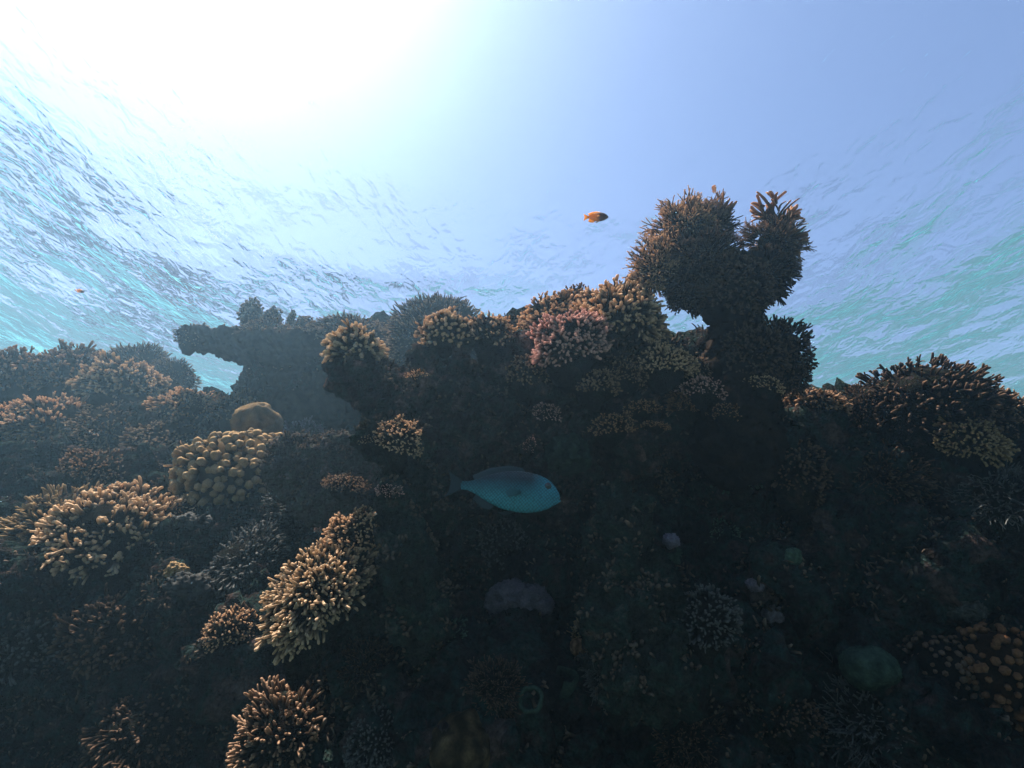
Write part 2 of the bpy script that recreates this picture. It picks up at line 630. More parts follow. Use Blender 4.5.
class Acc:
    def __init__(s):
        s.V, s.Q, s.T, s.A, s.o = [], [], [], [], 0
    def add(s, v, q, t, a):
        s.V.append(v)
        if q is not None and len(q):
            s.Q.append(q + s.o)
        if t is not None and len(t):
            s.T.append(t + s.o)
        s.A.append(a)
        s.o += len(v)
    def mesh(s, name):
        f = []
        if s.Q:
            f.append(np.concatenate(s.Q))
        if s.T:
            f.append(np.concatenate(s.T))
        return new_mesh(name, np.concatenate(s.V), f, np.concatenate(s.A))

def cap_dirs(n, spread, jit=0.35):
    k = np.arange(n) + 0.5
    ct = 1 - (1 - math.cos(spread)) * k / n
    st = np.sqrt(np.maximum(0, 1 - ct * ct))
    ph = k * 2.399963 + RNG.uniform(0, 6.28)
    d = np.stack([st * np.cos(ph), st * np.sin(ph), ct], 1)
    d += RNG.normal(size=d.shape) * jit / math.sqrt(n) * 1.9
    return d / np.linalg.norm(d, axis=1, keepdims=True)

STYLES = {
    # n, root (share of R), r0, r1 (share of R), forks, length jitter, bend, blunt
    'finger': dict(n=340, root=0.76, r0=0.036, r1=0.025, forks=1, lj=0.15, bend=0.14, blunt=1.2),
    'spiky':  dict(n=380, root=0.74, r0=0.026, r1=0.015, forks=1, lj=0.18, bend=0.16, blunt=1.5),
    'bush':   dict(n=400, root=0.66, r0=0.021, r1=0.014, forks=2, lj=0.22, bend=0.24, blunt=1.3),
    'cauli':  dict(n=420, root=0.82, r0=0.033, r1=0.031, forks=1, lj=0.16, bend=0.18, blunt=0.9),
    'knob':   dict(n=360, root=0.88, r0=0.055, r1=0.072, forks=0, lj=0.06, bend=0.06, blunt=0.65),
    'fuzz':   dict(n=620, root=0.84, r0=0.026, r1=0.015, forks=0, lj=0.08, bend=0.2, blunt=1.4),
    'antler': dict(n=22, root=0.10, r0=0.065, r1=0.042, forks=3, lj=0.22, bend=0.30, blunt=1.2),
}

def crown_mesh(name, R, style, axis, sq, spread, dens=1.0, lump=0.27, **kw):
    S = dict(STYLES[style])
    S.update(kw)
    n = max(8, int(S['n'] * dens))
    d = cap_dirs(n, spread)
    M = frame(axis)
    # uneven outline: the length of neighbouring twigs varies together
    lob = 1 + lump * fbm(d * 1.9 + RNG.uniform(0, 90, 3), 2) + (0.10 * ridged(d * 2.6 + RNG.uniform(0, 90, 3), 1) - 0.04 if lump > 0 else 0)
    ln = lob * (1 + RNG.normal(size=n) * S['lj'] * 0.5)
    keep = RNG.uniform(size=n) > 0.05
    d, ln = d[keep], ln[keep]
    n = len(d)
    sqv = np.array(sq, float)
    P = d * S['root'] * sqv * R * lob[keep][:, None]
    E = d * ln[:, None] * sqv * R
    vec = E - P
    L = np.linalg.norm(vec, axis=1)
    D = vec / L[:, None]
    if style not in ('knob', 'fuzz'):
        D = D + RNG.normal(size=D.shape) * 0.10
        D /= np.linalg.norm(D, axis=1, keepdims=True)
    rs = R * (1 + RNG.uniform(-0.34, 0.30, n))
    acc = Acc()
    if style in ('cauli', 'finger') and S['r1'] >= 0.05:
        L = np.maximum(0.02, L - S['r1'] * R)
    sd = 5 if style in ('fuzz', 'bush') else 6
    acc.add(*sticks(P @ M, D @ M, L, rs * S['r0'], rs * S['r1'], S['bend'], sd, 0.0, 0.16, S['blunt']))
    for k in range(S['forks']):
        tt = RNG.uniform(0.3, 0.7, n)
        P2 = P + D * (L * tt)[:, None]
        side = np.cross(D, RNG.normal(size=(n, 3)))
        side /= np.linalg.norm(side, axis=1, keepdims=True)
        D2 = D + side * RNG.uniform(0.45, 0.85, (n, 1))
        D2 /= np.linalg.norm(D2, axis=1, keepdims=True)
        L2 = L * (1 - tt) * RNG.uniform(0.75, 1.05, n)
        acc.add(*sticks(P2 @ M, D2 @ M, L2, rs * S['r0'] * 0.8, rs * S['r1'] * 0.95, S['bend'], sd, 0.4, 0.16, S['blunt']))
    return acc.mesh(name)

def base_mesh(name, R, axis, sq, core, stalk, stalk_w=0.45):
    """the core under the living tips: dome on a narrowing foot"""
    v, f = ico(3)
    v = v * np.array(sq) * R * core
    v = v * (1 + 0.16 * fbm(v / R * 2.2 + RNG.uniform(0, 50, 3), 2))[:, None]
    v = v @ frame(axis)
    low = np.clip(-v[:, 2] / (R * core), 0, 1)
    k = stalk_w / max(core, 0.01)
    v[:, 0] *= 1 - low * (1 - k) * 0.8
    v[:, 1] *= 1 - low * (1 - k) * 0.8
    v[:, 2] -= low ** 1.5 * stalk
    return new_mesh(name, v, f, np.clip(0.18 + 0.2 * noise3(v / R * 4), 0, 1))

BASE = rock_mat('dark_coral_base', [(0.006, 0.006, 0.006), (0.014, 0.012, 0.011), (0.012, 0.016, 0.013), (0.04, 0.03, 0.027)], 14.0, 0.012)  # dark core that shows between the branches

def default_axis(nrm=None):
    a = Vector((RNG.normal() * 0.12, -0.28, 1.0))
    if nrm is not None:
        a = a.normalized() + nrm * 0.75
    return a.normalized()

def colony(name, label, px, py, rpx, style, mat, Y=None, axis=None, sq=(1, 1, 0.85), spread=118, dens=1.0, core=None, stalk=None, sink=0.35, cat='coral', group=None, dY=0.0, **kw):
    nrm = None
    if Y is None:
        p, nrm = hit(px, py)
        R = px2m(px, py, p.y, rpx)
        p = p + ray(px, py) * (sink * R + dY)
    else:
        h = REEF_BVH.ray_cast(Vector((0, 0, 0)), ray(px, py), 30)[0]
        if h is not None and h.y < Y + 0.2 * px2m(px, py, Y, rpx):     # seat it on the rock, not inside
            Y = h.y - 0.1 * px2m(px, py, Y, rpx)
        p = at(px, py, Y)
        R = px2m(px, py, Y, rpx)
    if axis is None:
        axis = default_axis(nrm)
    if core is None:
        core = min(0.9, STYLES[style]['root'] + 0.12)
    if stalk is None:
        stalk = R * 0.7
    t = thing(name, label, cat, p, group)
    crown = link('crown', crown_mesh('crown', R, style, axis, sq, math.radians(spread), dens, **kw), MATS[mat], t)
    link('base', base_mesh('base', R, axis, sq, core, stalk), MATS[mat] if style == 'knob' else BASE, t)
    return t

def lump(name, label, px, py, rpx, mat, Y=None, sq=(1, 1, 0.8), amps=None, cat='coral', sub=5, sink=0.3, group=None, attr=0.6, extra=None, parent=None):
    """massive or encrusting growth: a rounded body of its own"""
    if Y is None:
        p, nrm = hit(px, py)
        R = px2m(px, py, p.y, rpx)
        p = p + ray(px, py) * (sink * R)
    else:
        p = at(px, py, Y)
        R = px2m(px, py, Y, rpx)
    v, f = ico(sub)
    v = v * np.array(sq) * R
    me = new_mesh(name, v, f)
    o = RNG.uniform(0, 40, 3)
    for (sc, a, kind) in (amps or [(1.6, 0.24, 'n'), (4.5, 0.12, 'r'), (10, 0.07, 'r'), (24, 0.03, 'n')]):
        vv, nn = get_co(me), get_no(me)
        q = vv / R * sc + o
        if kind == 'n':
            dd = fbm(q, 2)
        elif kind == 'r':
            dd = ridged(q, 2) - 0.6
        elif kind == 'k':
            dd = np.clip(noise3(q) * 1.5, 0, 1)
        vv = vv + nn * (dd * a * R)[:, None]
        me.vertices.foreach_set('co', vv.astype(np.float32).ravel())
        me.update()
    me.polygons.foreach_set('use_smooth', np.ones(len(me.polygons), bool))
    a = me.attributes.new('tip', 'FLOAT', 'POINT')
    vv = get_co(me)
    h = np.clip(attr + 0.35 * noise3(vv / R * 3 + 7), 0, 1)
    a.data.foreach_set('value', h.astype(np.float32))
    ob = link(name, me, MATS[mat] if isinstance(mat, str) else mat)
    ob.location = p
    if parent is not None:
        ob.parent = parent
        ob.location = p - parent.location
    else:
        tag(ob, label, cat, group)
    return ob

def rock_thing(name, label, blobs, voxel, mat, amps, cat='rock'):
    c = blobs[0][0].copy()
    me = blobs_to_mesh(name, [(p - c, r) for p, r in blobs], voxel)
    roughen(me, amps)
    a = me.attributes.new('tip', 'FLOAT', 'POINT')
    vv = get_co(me)
    a.data.foreach_set('value', np.clip(0.35 + 0.5 * noise3(vv * 9), 0, 1).astype(np.float32))
    o = link(name, me, mat)
    o.location = c
    tag(o, label, cat)
    # turf on the upper faces; its pale tips stand in for a lit rim
    v, n = get_co(me), get_no(me)
    w = fbm(v * 9 + 3, 2)
    k = np.where((n[:, 2] > 0.05) & (w > 0.12))[0]
    k = RNG.choice(k, min(len(k), 1600), replace=False)
    if len(k):
        m = len(k)
        D = n[k] + RNG.normal(size=(m, 3)) * 0.4 + np.array([0, 0, 0.3])
        D /= np.linalg.norm(D, axis=1, keepdims=True)
        acc = Acc()
        acc.add(*sticks(v[k] - D * 0.004, D, RNG.uniform(0.006, 0.022, m), RNG.uniform(0.003, 0.007, m), RNG.uniform(0.0025, 0.0075, m), 0.3, 5, 0.0, 0.2, 1.0, 0.62))
        tf = link('turf', acc.mesh('turf'), TURF, o)
        tf['kind'] = 'stuff'
    return o

def chain(pts, Y, dY=0.0):
    """pts: (px, py, rpx[, Y]) joined by intermediate balls"""
    out = []
    for a, b in zip(pts[:-1], pts[1:]):
        ya = a[3] if len(a) > 3 else Y
        yb = b[3] if len(b) > 3 else Y
        n = max(2, int(math.hypot(a[0] - b[0], a[1] - b[1]) / (0.45 * min(a[2], b[2]))))
        for k in range(n + 1):
            t = k / n
            out.append(B(a[0] + (b[0] - a[0]) * t, a[1] + (b[1] - a[1]) * t, ya + (yb - ya) * t + dY, a[2] + (b[2] - a[2]) * t))
    return out

# ------------------------------------------------------------------ table corals
def table(name, label, px, py, rpx, Y, mat, tilt=(0, 0, 1), ry=0.8, thick=0.10, nub='fuzz', nubs=420, nub_h=0.06, stem_px=None, dome=0.05, droop=0.0, seed=1):
    p = at(px, py, Y)
    R = px2m(px, py, Y, rpx)
    t = thing(name, label, 'coral', p)
    M = frame(tilt)
    # plate: closed disc with ragged rim, thin at the rim
    nr, na = 16, 90
    th = np.arange(na) * 2 * math.pi / na
    edge = 1 + 0.10 * fbm(np.stack([np.cos(th) * 1.6 + seed * 7, np.sin(th) * 1.6, th * 0 + seed], 1), 3) + 0.025 * RNG.normal(size=na)
    V, F = [], []
    def top(r, c):
        return dome * (1 - r * r) * R - droop * R * r * r
    def und(r):
        return top(r, 0) - R * (0.018 + thick * (1 - r ** 0.8))
    for side in (0, 1):
        for k in range(nr):
            r = (k + (0.0 if side == 0 else 0.0)) / (nr - 1)
            rad = R * r * edge
            x, y = np.cos(th) * rad, np.sin(th) * rad * ry
            z = np.full(na, top(r, 0) if side == 0 else und(r))
            z = z + R * 0.02 * fbm(np.stack([x / R * 4 + seed, y / R * 4, x * 0 + side * 3], 1), 2)
            V.append(np.stack([x, y, z], 1))
    for s in (0, 1):
        for k in range(nr - 1):
            for j in range(na):
                a, b = (s * nr + k) * na + j, (s * nr + k) * na + (j + 1) % na
                q = (a, b, b + na, a + na)
                F.append(q[::-1] if s == 0 else q)
    for j in range(na):
        a, b = (nr - 1) * na + j, (nr - 1) * na + (j + 1) % na
        F.append((a, a + nr * na, b + nr * na, b))
    v = np.concatenate(V)
    link('plate', new_mesh('plate', v @ M, np.array(F), np.full(len(v), 0.25)), MATS[mat], t)
    # branchlets standing on the plate and fringing its rim
    k = np.arange(nubs) + 0.5
    rr = np.sqrt(k / nubs) * 0.99
    ph = k * 2.399963
    e = np.interp(ph % (2 * math.pi), np.append(th, 2 * math.pi), np.append(edge, edge[0]))
    P = np.stack([np.cos(ph) * rr * e * R, np.sin(ph) * rr * e * R * ry, dome * (1 - rr ** 2) * R - droop * R * rr ** 2], 1)
    D = np.stack([np.cos(ph) * rr ** 3 * 1.1, np.sin(ph) * rr ** 3 * 1.1, np.ones(nubs) * 1.0], 1) + RNG.normal(size=(nubs, 3)) * 0.22
    D /= np.linalg.norm(D, axis=1, keepdims=True)
    L = R * nub_h * RNG.uniform(0.6, 1.35, nubs)
    acc = Acc()
    acc.add(*sticks(P @ M, D @ M, L, np.full(nubs, R * 0.018), np.full(nubs, R * 0.012), 0.2, 5, 0.0, 0.16, 1.3))
    link('crown', acc.mesh('crown'), MATS[mat], t)
    # stem
    sw, sh = stem_px if stem_px else (0.35, 0.8)
    v, f = ico(3)
    v = v.copy()
    v[:, 2] = v[:, 2] * sh * 0.5 - sh * 0.5
    pr = sw * (0.75 + 0.5 * np.clip((v[:, 2] + 0.4 * sh) / (0.4 * sh), 0, 1))
    v[:, 0] *= pr
    v[:, 1] *= pr
    v *= R
    v += 0.06 * R * np.stack([fbm(v / R * 3 + 9 * i + seed, 2) for i in (1, 2, 3)], 1)
    link('stem', new_mesh('stem', v, f, np.full(len(v), 0.2)), MATS[mat], t)
    return t

# ------------------------------------------------------------------ turf and tiny polyps on the bare rock (nobody could count it)
def turf():
    me = reef.data
    n_p = len(me.polygons)
    ce = np.empty(n_p * 3, np.float32)
    no = np.empty(n_p * 3, np.float32)
    me.polygons.foreach_get('center', ce)
    me.polygons.foreach_get('normal', no)
    ce, no = ce.reshape(-1, 3).astype(float), no.reshape(-1, 3).astype(float)
    ok = (ce[:, 1] < 5.2) & (ce[:, 1] > 0.6) & (np.abs(ce[:, 0]) < 4.5) & (ce[:, 2] > -1.2) & ((no * -ce).sum(1) > -0.2 * np.linalg.norm(ce, axis=1))
    idx = np.where(ok)[0]
    den = fbm(ce[idx] * 4.0 + 3, 2)
    idx = idx[den > 0.02]
    k = RNG.choice(idx, min(len(idx), 24000), replace=False)
    P, Nn = ce[k], no[k]
    acc = Acc()
    grp = fbm(P * 3.0 + 40, 2)
    for rep in range(2):
        D = Nn + RNG.normal(size=Nn.shape) * 0.45 + np.array([0, 0, 0.25])
        D /= np.linalg.norm(D, axis=1, keepdims=True)
        n = len(k)
        L = RNG.uniform(0.008, 0.034, n) * (1 + 0.8 * np.clip(grp, -0.5, 1))
        r = RNG.uniform(0.003, 0.007, n)
        acc.add(*sticks(P + RNG.normal(size=P.shape) * 0.008 - D * 0.006, D, L, r, r * RNG.uniform(0.6, 1.25, n), 0.3, 4, 0.0, 0.2, 1.0, 0.66))
    o = link('turf_algae', acc.mesh('turf_algae'), TURF)
    o['kind'] = 'stuff'
TURF = coral_mat('turf_skin', (0.008, 0.010, 0.009), (0.24, 0.18, 0.14), trans=0.2, power=1.6, scale=25.0, vary=0.7)  # turf tips paled to stand in for warm lit rims on rock
turf()

# ================================================================== the reef's tenants
# ---- tall coral head against the sky: trunk and six lobes of twigs
def coral_head():
    Y = 2.25
    t = thing('pillar_coral', 'tall brown coral on a thick trunk with branching crown, highest against the water', 'coral', at(737, 420, Y + 0.1))
    bl = chain([(738, 445, 40), (737, 400, 36), (738, 350, 26), (736, 310, 24), (722, 288, 32)], Y + 0.08)
    bl += chain([(735, 300, 24), (770, 266, 20)], Y + 0.08)
    bl += chain([(722, 280, 30), (682, 280, 20)], Y + 0.05)
    c = t.location
    me = blobs_to_mesh('trunk', [(p - c, r) for p, r in bl], 0.012)
    roughen(me, [(9, 0.035, 'w'), (14, 0.03, 'r'), (34, 0.014, 'k')])
    a = me.attributes.new('tip', 'FLOAT', 'POINT')
    a.data.foreach_set('value', np.clip(0.3 + 0.4 * noise3(get_co(me) * 12), 0, 1).astype(np.float32))
    link('trunk', me, MATS['dark'], t)
    lobes = [  # px, py, r, dY, axis, style, mat, spread
        (684, 232, 31, 0.00, (-0.35, -0.1, 0.9), 'bush', 'tan', 118),  # sunward lobes are tan: their warm lit rim is put into the colour
        (660, 272, 31, -0.05, (-0.85, -0.2, 0.45), 'bush', 'tan', 112),
        (706, 230, 27, 0.05, (0, 0.1, 1), 'bush', 'brown', 110),
        (700, 266, 36, -0.10, (-0.2, -0.9, 0.25), 'bush', 'dark', 105),
        (774, 246, 27, 0.02, (0.55, -0.1, 0.8), 'bush', 'brown', 112),
        (766, 274, 29, 0.05, (0.9, -0.1, 0.1), 'finger', 'dark', 108),
        (738, 288, 33, -0.12, (0.1, -1, 0.15), 'cauli', 'dark', 100),
        (686, 293, 20, 0.0, (-0.4, -0.2, -0.8), 'cauli', 'dark', 120),
        (778, 350, 30, 0.05, (0.75, -0.3, 0.35), 'cauli', 'dark', 118),
        (753, 356, 30, -0.03, (0.0, -1, 0.1), 'cauli', 'dark', 105),
        (790, 374, 20, 0.05, (0.8, -0.3, -0.1), 'cauli', 'dark', 118),
    ]
    for (px, py, r, dY, ax, st, mt, sp) in lobes:
        R = px2m(px, py, Y + dY, r)
        kw = {}
        if st == 'bush':
            kw = dict(dens=1.6, r0=0.024, r1=0.015, root=0.70, lump=0.45)
        o = link('branch_lobe', crown_mesh('branch_lobe', R, st, ax, (1, 1, 0.95), math.radians(sp), **kw), MATS[mt], t)
        o.location = at(px, py, Y + dY) - c
        b = link('lobe_core', base_mesh('lobe_core', R, ax, (1, 1, 0.95), 0.6 if st == 'bush' else 0.74, 0.0, 0.6), BASE, o)
    for (px, py, r, ax, sp, n) in [(776, 229, 33, (0.05, -0.1, 1), 34, 9), (780, 244, 26, (0.8, -0.2, 0.7), 60, 9), (722, 224, 24, (0.0, -0.1, 1), 30, 4)]:
        R = px2m(px, py, Y - 0.05, r)
        o = link('antler_branch', crown_mesh('antler_branch', R, 'antler', ax, (1, 1, 1), math.radians(sp), n=n, lump=0.25), MATS['orange'], t)
        o.location = at(px, py, Y - 0.05) - c
coral_head()

# ---- rock ledge reaching out under the pale coral knobs, with the small arch
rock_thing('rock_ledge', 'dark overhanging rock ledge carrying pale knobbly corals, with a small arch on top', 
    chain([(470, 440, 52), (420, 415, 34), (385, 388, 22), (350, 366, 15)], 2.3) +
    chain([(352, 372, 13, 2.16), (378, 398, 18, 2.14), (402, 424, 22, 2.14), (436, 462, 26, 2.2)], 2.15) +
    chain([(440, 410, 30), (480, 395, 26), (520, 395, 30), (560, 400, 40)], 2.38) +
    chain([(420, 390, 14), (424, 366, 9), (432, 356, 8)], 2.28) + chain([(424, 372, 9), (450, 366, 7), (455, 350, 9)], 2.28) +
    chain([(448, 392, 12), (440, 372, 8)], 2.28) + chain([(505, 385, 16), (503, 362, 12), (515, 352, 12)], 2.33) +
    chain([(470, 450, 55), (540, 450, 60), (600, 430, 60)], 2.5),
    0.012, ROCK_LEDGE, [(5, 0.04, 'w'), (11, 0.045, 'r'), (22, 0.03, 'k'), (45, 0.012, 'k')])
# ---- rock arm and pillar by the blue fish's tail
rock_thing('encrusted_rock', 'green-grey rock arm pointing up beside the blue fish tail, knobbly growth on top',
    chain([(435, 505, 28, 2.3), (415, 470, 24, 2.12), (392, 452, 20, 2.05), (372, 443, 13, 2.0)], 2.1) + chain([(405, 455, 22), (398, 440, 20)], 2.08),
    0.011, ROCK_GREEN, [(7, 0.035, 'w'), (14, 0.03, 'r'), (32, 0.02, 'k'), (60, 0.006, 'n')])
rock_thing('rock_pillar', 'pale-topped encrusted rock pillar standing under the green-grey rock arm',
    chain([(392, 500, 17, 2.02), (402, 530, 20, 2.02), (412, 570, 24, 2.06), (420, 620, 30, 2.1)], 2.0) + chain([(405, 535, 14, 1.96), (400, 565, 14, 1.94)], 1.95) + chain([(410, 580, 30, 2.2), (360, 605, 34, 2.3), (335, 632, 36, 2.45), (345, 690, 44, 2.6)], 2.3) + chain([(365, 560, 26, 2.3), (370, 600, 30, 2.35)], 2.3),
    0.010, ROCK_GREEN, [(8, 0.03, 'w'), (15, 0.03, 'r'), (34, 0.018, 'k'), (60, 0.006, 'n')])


def plate_ledge():
    Y = 5.15
    t = thing('table_coral', 'long flat plate coral ledge jutting out over the teal water, knobs on its top', 'coral', at(300, 400, Y))
    c = t.location
    bl = chain([(192, 340, 6), (214, 342, 8), (240, 347, 10), (270, 353, 13), (310, 360, 15), (350, 362, 16), (390, 366, 18)], Y)
    bl = [(p, (r[0] * 1.2, r[1] * 3.2, r[2])) for p, r in bl]
    bl += chain([(274, 374, 20), (306, 395, 38), (350, 400, 50), (390, 400, 50), (445, 412, 48)], Y + 0.2)
    bl += chain([(268, 392, 16), (300, 420, 40)], Y + 0.15)
    me = blobs_to_mesh('plate', [(p - c, r) for p, r in bl], 0.018)
    roughen(me, [(5, 0.05, 'w'), (9, 0.022, 'r'), (17, 0.03, 'k'), (34, 0.012, 'n')])
    a = me.attributes.new('tip', 'FLOAT', 'POINT')
    v, n = get_co(me), get_no(me)
    a.data.foreach_set('value', np.clip(0.25 + 0.3 * noise3(v * 9), 0, 1).astype(np.float32))
    link('plate', me, MATS['plate'], t)
    k = np.where((n[:, 2] > 0.55) & (v[:, 2] > 0.2))[0]
    k = RNG.choice(k, min(len(k), 1500), replace=False)
    acc = Acc()
    D = n[k] * 0.6 + np.array([0, 0, 0.7]) + RNG.normal(size=(len(k), 3)) * 0.2
    D /= np.linalg.norm(D, axis=1, keepdims=True)
    m = len(k)
    acc.add(*sticks(v[k] - D * 0.01, D, RNG.uniform(0.015, 0.035, m), RNG.uniform(0.009, 0.013, m), RNG.uniform(0.006, 0.01, m), 0.2, 5))
    link('crown', acc.mesh('crown'), MATS['plate'], t)

C = colony
# ---- knobs on the ledge
C('finger_coral', 'pale cream finger coral, stubby upright fingers, at the tip of the dark rock ledge', 354, 352, 30, 'finger', 'cream', Y=2.22, axis=(-0.12, -0.3, 1), n=150, r0=0.075, r1=0.052, spread=112, root=0.62, stalk=0.02)
C('cauliflower_coral', 'round tan cauliflower coral on a short neck above the small rock arch', 447, 334, 26, 'cauli', 'tan', Y=2.25, n=190, r0=0.065, r1=0.062, spread=130, axis=(0, -0.25, 1), stalk=0.03)
C('spiky_coral', 'small spiky orange-tan coral beside the round cauliflower coral over the arch', 490, 337, 25, 'finger', 'tan', Y=2.30, n=190, r0=0.058, r1=0.036, spread=118, axis=(0.05, -0.2, 1))
# ---- tables and mounds behind the ledge
plate_ledge()
C('finger_coral', 'knobbly branch tip sprouting at the free end of the long plate coral ledge', 192, 338, 15, 'cauli', 'plate', Y=5.08, dens=0.5, spread=140)
C('finger_coral', 'stubby upright coral block, tallest of the knobs on the long plate coral', 252, 318, 15, 'knob', 'plate', Y=5.21, sq=(0.8, 0.8, 1.2), dens=0.6)
C('finger_coral', 'blunt coral knob between the tallest block and the thin finger on the plate coral', 272, 321, 11, 'knob', 'plate', Y=5.21, dens=0.5, sq=(0.9, 0.9, 1.2))
C('finger_coral', 'thin lone coral finger standing on the long plate coral', 290, 322, 8, 'knob', 'plate', Y=5.21, dens=0.4, sq=(0.5, 0.5, 1.6))
C('finger_coral', 'short twin-topped coral knob on the plate coral next to the flat fuzzy mound', 305, 329, 12, 'knob', 'plate', Y=5.21, dens=0.5, sq=(1, 0.9, 1.1))
C('mound_coral', 'low fuzzy coral mound in the middle of the long plate coral', 268, 336, 25, 'fuzz', 'plate', Y=5.02, sq=(1.1, 1, 0.6))
C('mound_coral', 'flat-topped fuzzy coral mound between the plate coral and the big fuzzy dome', 352, 338, 40, 'fuzz', 'plate', Y=4.88, sq=(1.05, 1, 0.5), dens=1.5, r0=0.022, r1=0.013)
C('dome_coral', 'big round fuzzy coral dome behind the cauliflower coral and small arch', 437, 345, 51, 'fuzz', 'plate', Y=4.49, sq=(1, 1, 0.95), dens=3.2, r0=0.017, r1=0.010, spread=125, root=0.92, lump=0.08, core=0.93)
C('dome_coral', 'small hazy fuzzy dome peeping out behind the spiky orange-tan coral', 512, 352, 18, 'fuzz', 'plate', Y=3.20, dens=0.8)
# ---- the crowded group on the crest
C('cauliflower_coral', 'beige cauliflower coral forming the shoulder of the crest group, facing the sun', 553, 326, 34, 'cauli', 'tan', Y=2.45, axis=(-0.4, -0.4, 0.8), dens=1.15)
C('cauliflower_coral', 'dark-topped cauliflower coral at the back of the crest group', 577, 308, 24, 'cauli', 'brown', Y=2.60, dens=0.8)
C('cauliflower_coral', 'broad orange-tan cauliflower coral just under the tall coral head', 618, 322, 43, 'cauli', 'tan', Y=2.50, axis=(0.1, -0.3, 1), dens=1.4)
C('cauliflower_coral', 'pink knobbly coral low in the front of the crest group', 570, 346, 38, 'cauli', 'pink', Y=2.30, axis=(-0.3, -0.5, 0.8), dens=1.3, spread=110)
C('finger_coral', 'pale yellowish finger coral tuft right above the pink knobbly coral', 588, 320, 19, 'finger', 'cream', Y=2.32, dens=0.55, spread=80)
C('finger_coral', 'little upright tuft of fingers in the dark gap beside the pink coral', 631, 333, 15, 'finger', 'tan', Y=2.30, dens=0.35, spread=55)
C('cauliflower_coral', 'low orange-brown knobbly coral under the bright gap of the coral head', 660, 366, 29, 'cauli', 'tan', Y=2.30, sq=(1.1, 1, 0.7), dens=1.2)
C('cauliflower_coral', 'small dark rounded coral leaning against the coral head trunk', 694, 372, 17, 'cauli', 'brown', Y=2.30, dens=0.6)
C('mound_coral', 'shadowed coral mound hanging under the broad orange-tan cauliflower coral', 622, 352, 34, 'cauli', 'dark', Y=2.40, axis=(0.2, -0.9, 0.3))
C('cauliflower_coral', 'brown knobbly coral in the shade between the arch rock and the pink coral', 530, 378, 24, 'cauli', 'brown', Y=2.25, dens=0.8)
C('cauliflower_coral', 'dull brown coral clump tucked under the pink knobbly coral', 592, 388, 26, 'cauli', 'brown', Y=2.22, sq=(1.3, 1, 0.6))
C('cauliflower_coral', 'shaded knobbly coral between the pink coral and the low orange-brown coral', 625, 376, 22, 'cauli', 'brown', Y=2.28)
C('cauliflower_coral', 'purplish brown coral crust beside the trunk foot', 703, 392, 20, 'cauli', 'pink', Y=2.22, sq=(1, 1, 0.7), dens=0.7)
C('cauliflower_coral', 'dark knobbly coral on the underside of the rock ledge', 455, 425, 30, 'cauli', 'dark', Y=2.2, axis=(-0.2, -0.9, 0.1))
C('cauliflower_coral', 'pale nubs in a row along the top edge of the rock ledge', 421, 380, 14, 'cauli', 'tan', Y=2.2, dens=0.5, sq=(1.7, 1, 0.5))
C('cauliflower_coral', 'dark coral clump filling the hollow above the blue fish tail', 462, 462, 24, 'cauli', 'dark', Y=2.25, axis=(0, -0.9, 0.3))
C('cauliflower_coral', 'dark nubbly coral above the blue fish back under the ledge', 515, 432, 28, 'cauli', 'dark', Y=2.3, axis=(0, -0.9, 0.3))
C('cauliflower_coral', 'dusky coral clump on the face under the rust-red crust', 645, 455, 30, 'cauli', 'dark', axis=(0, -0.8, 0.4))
C('cauliflower_coral', 'rusty knobbly coral on the face beside the wiry coral ball', 612, 428, 22, 'cauli', 'orange', Y=2.2, dens=0.7, sq=(1.2, 1, 0.6))
C('cauliflower_coral', 'dusky coral clump above the pale flat cap of the rock pillar', 608, 490, 26, 'cauli', 'dark', axis=(0, -0.8, 0.5))
C('cauliflower_coral', 'grey-brown coral rubble mound between the knob coral and its lilac rock', 300, 515, 30, 'cauli', 'grey', sq=(1.4, 1, 0.5), dens=0.9)
C('cauliflower_coral', 'brown coral tuft on the shaded slope under the spreading bushy coral', 95, 468, 26, 'cauli', 'brown', dens=0.8, sq=(1.2, 1, 0.6))
C('cauliflower_coral', 'hazy coral mat below the single bright nub on the far slope', 168, 440, 30, 'cauli', 'plate', dens=0.9, sq=(1.5, 1, 0.5))
C('cauliflower_coral', 'hazy brown coral mat on the slope right under the bright-tipped tufts', 110, 425, 26, 'cauli', 'plate', dens=0.9, sq=(1.5, 1, 0.5))
# ---- bushes beyond the trunk
C('bushy_coral', 'big dark bushy coral dome below the sloping water edge, largest beyond the coral head trunk', 925, 412, 54, 'cauli', 'dark', Y=2.45, sq=(1.3, 1.1, 0.92), n=760, r0=0.024, r1=0.020, spread=122, root=0.91, lump=0.09)
C('spiky_coral', 'dark spiky coral between the big bushy dome and the coral head trunk', 872, 408, 30, 'spiky', 'dark', Y=2.5, dens=1.4, axis=(-0.4, -0.2, 0.8), root=0.82)
C('bushy_coral', 'reddish bushy coral sloping down from the big dark dome to the photo edge', 988, 418, 34, 'cauli', 'brown', Y=2.45, axis=(0.45, -0.3, 0.9), n=480, r0=0.028, r1=0.024)
C('bushy_coral', 'pale olive bushy coral in front of the big dark dome', 968, 442, 31, 'cauli', 'olive', Y=2.25, sq=(1.2, 0.9, 0.75), dens=1.2, axis=(0, -0.7, 0.7))
C('spiky_coral', 'low ragged coral with lit rim between the trunk and the big bushy dome', 812, 405, 28, 'cauli', 'brown', Y=2.50, sq=(1.2, 1, 0.5))
C('finger_coral', 'warm lit coral tuft at the foot of the trunk under its lower lobe', 762, 388, 17, 'cauli', 'tan', Y=2.20, dens=0.6, sq=(1.4, 1, 0.6))
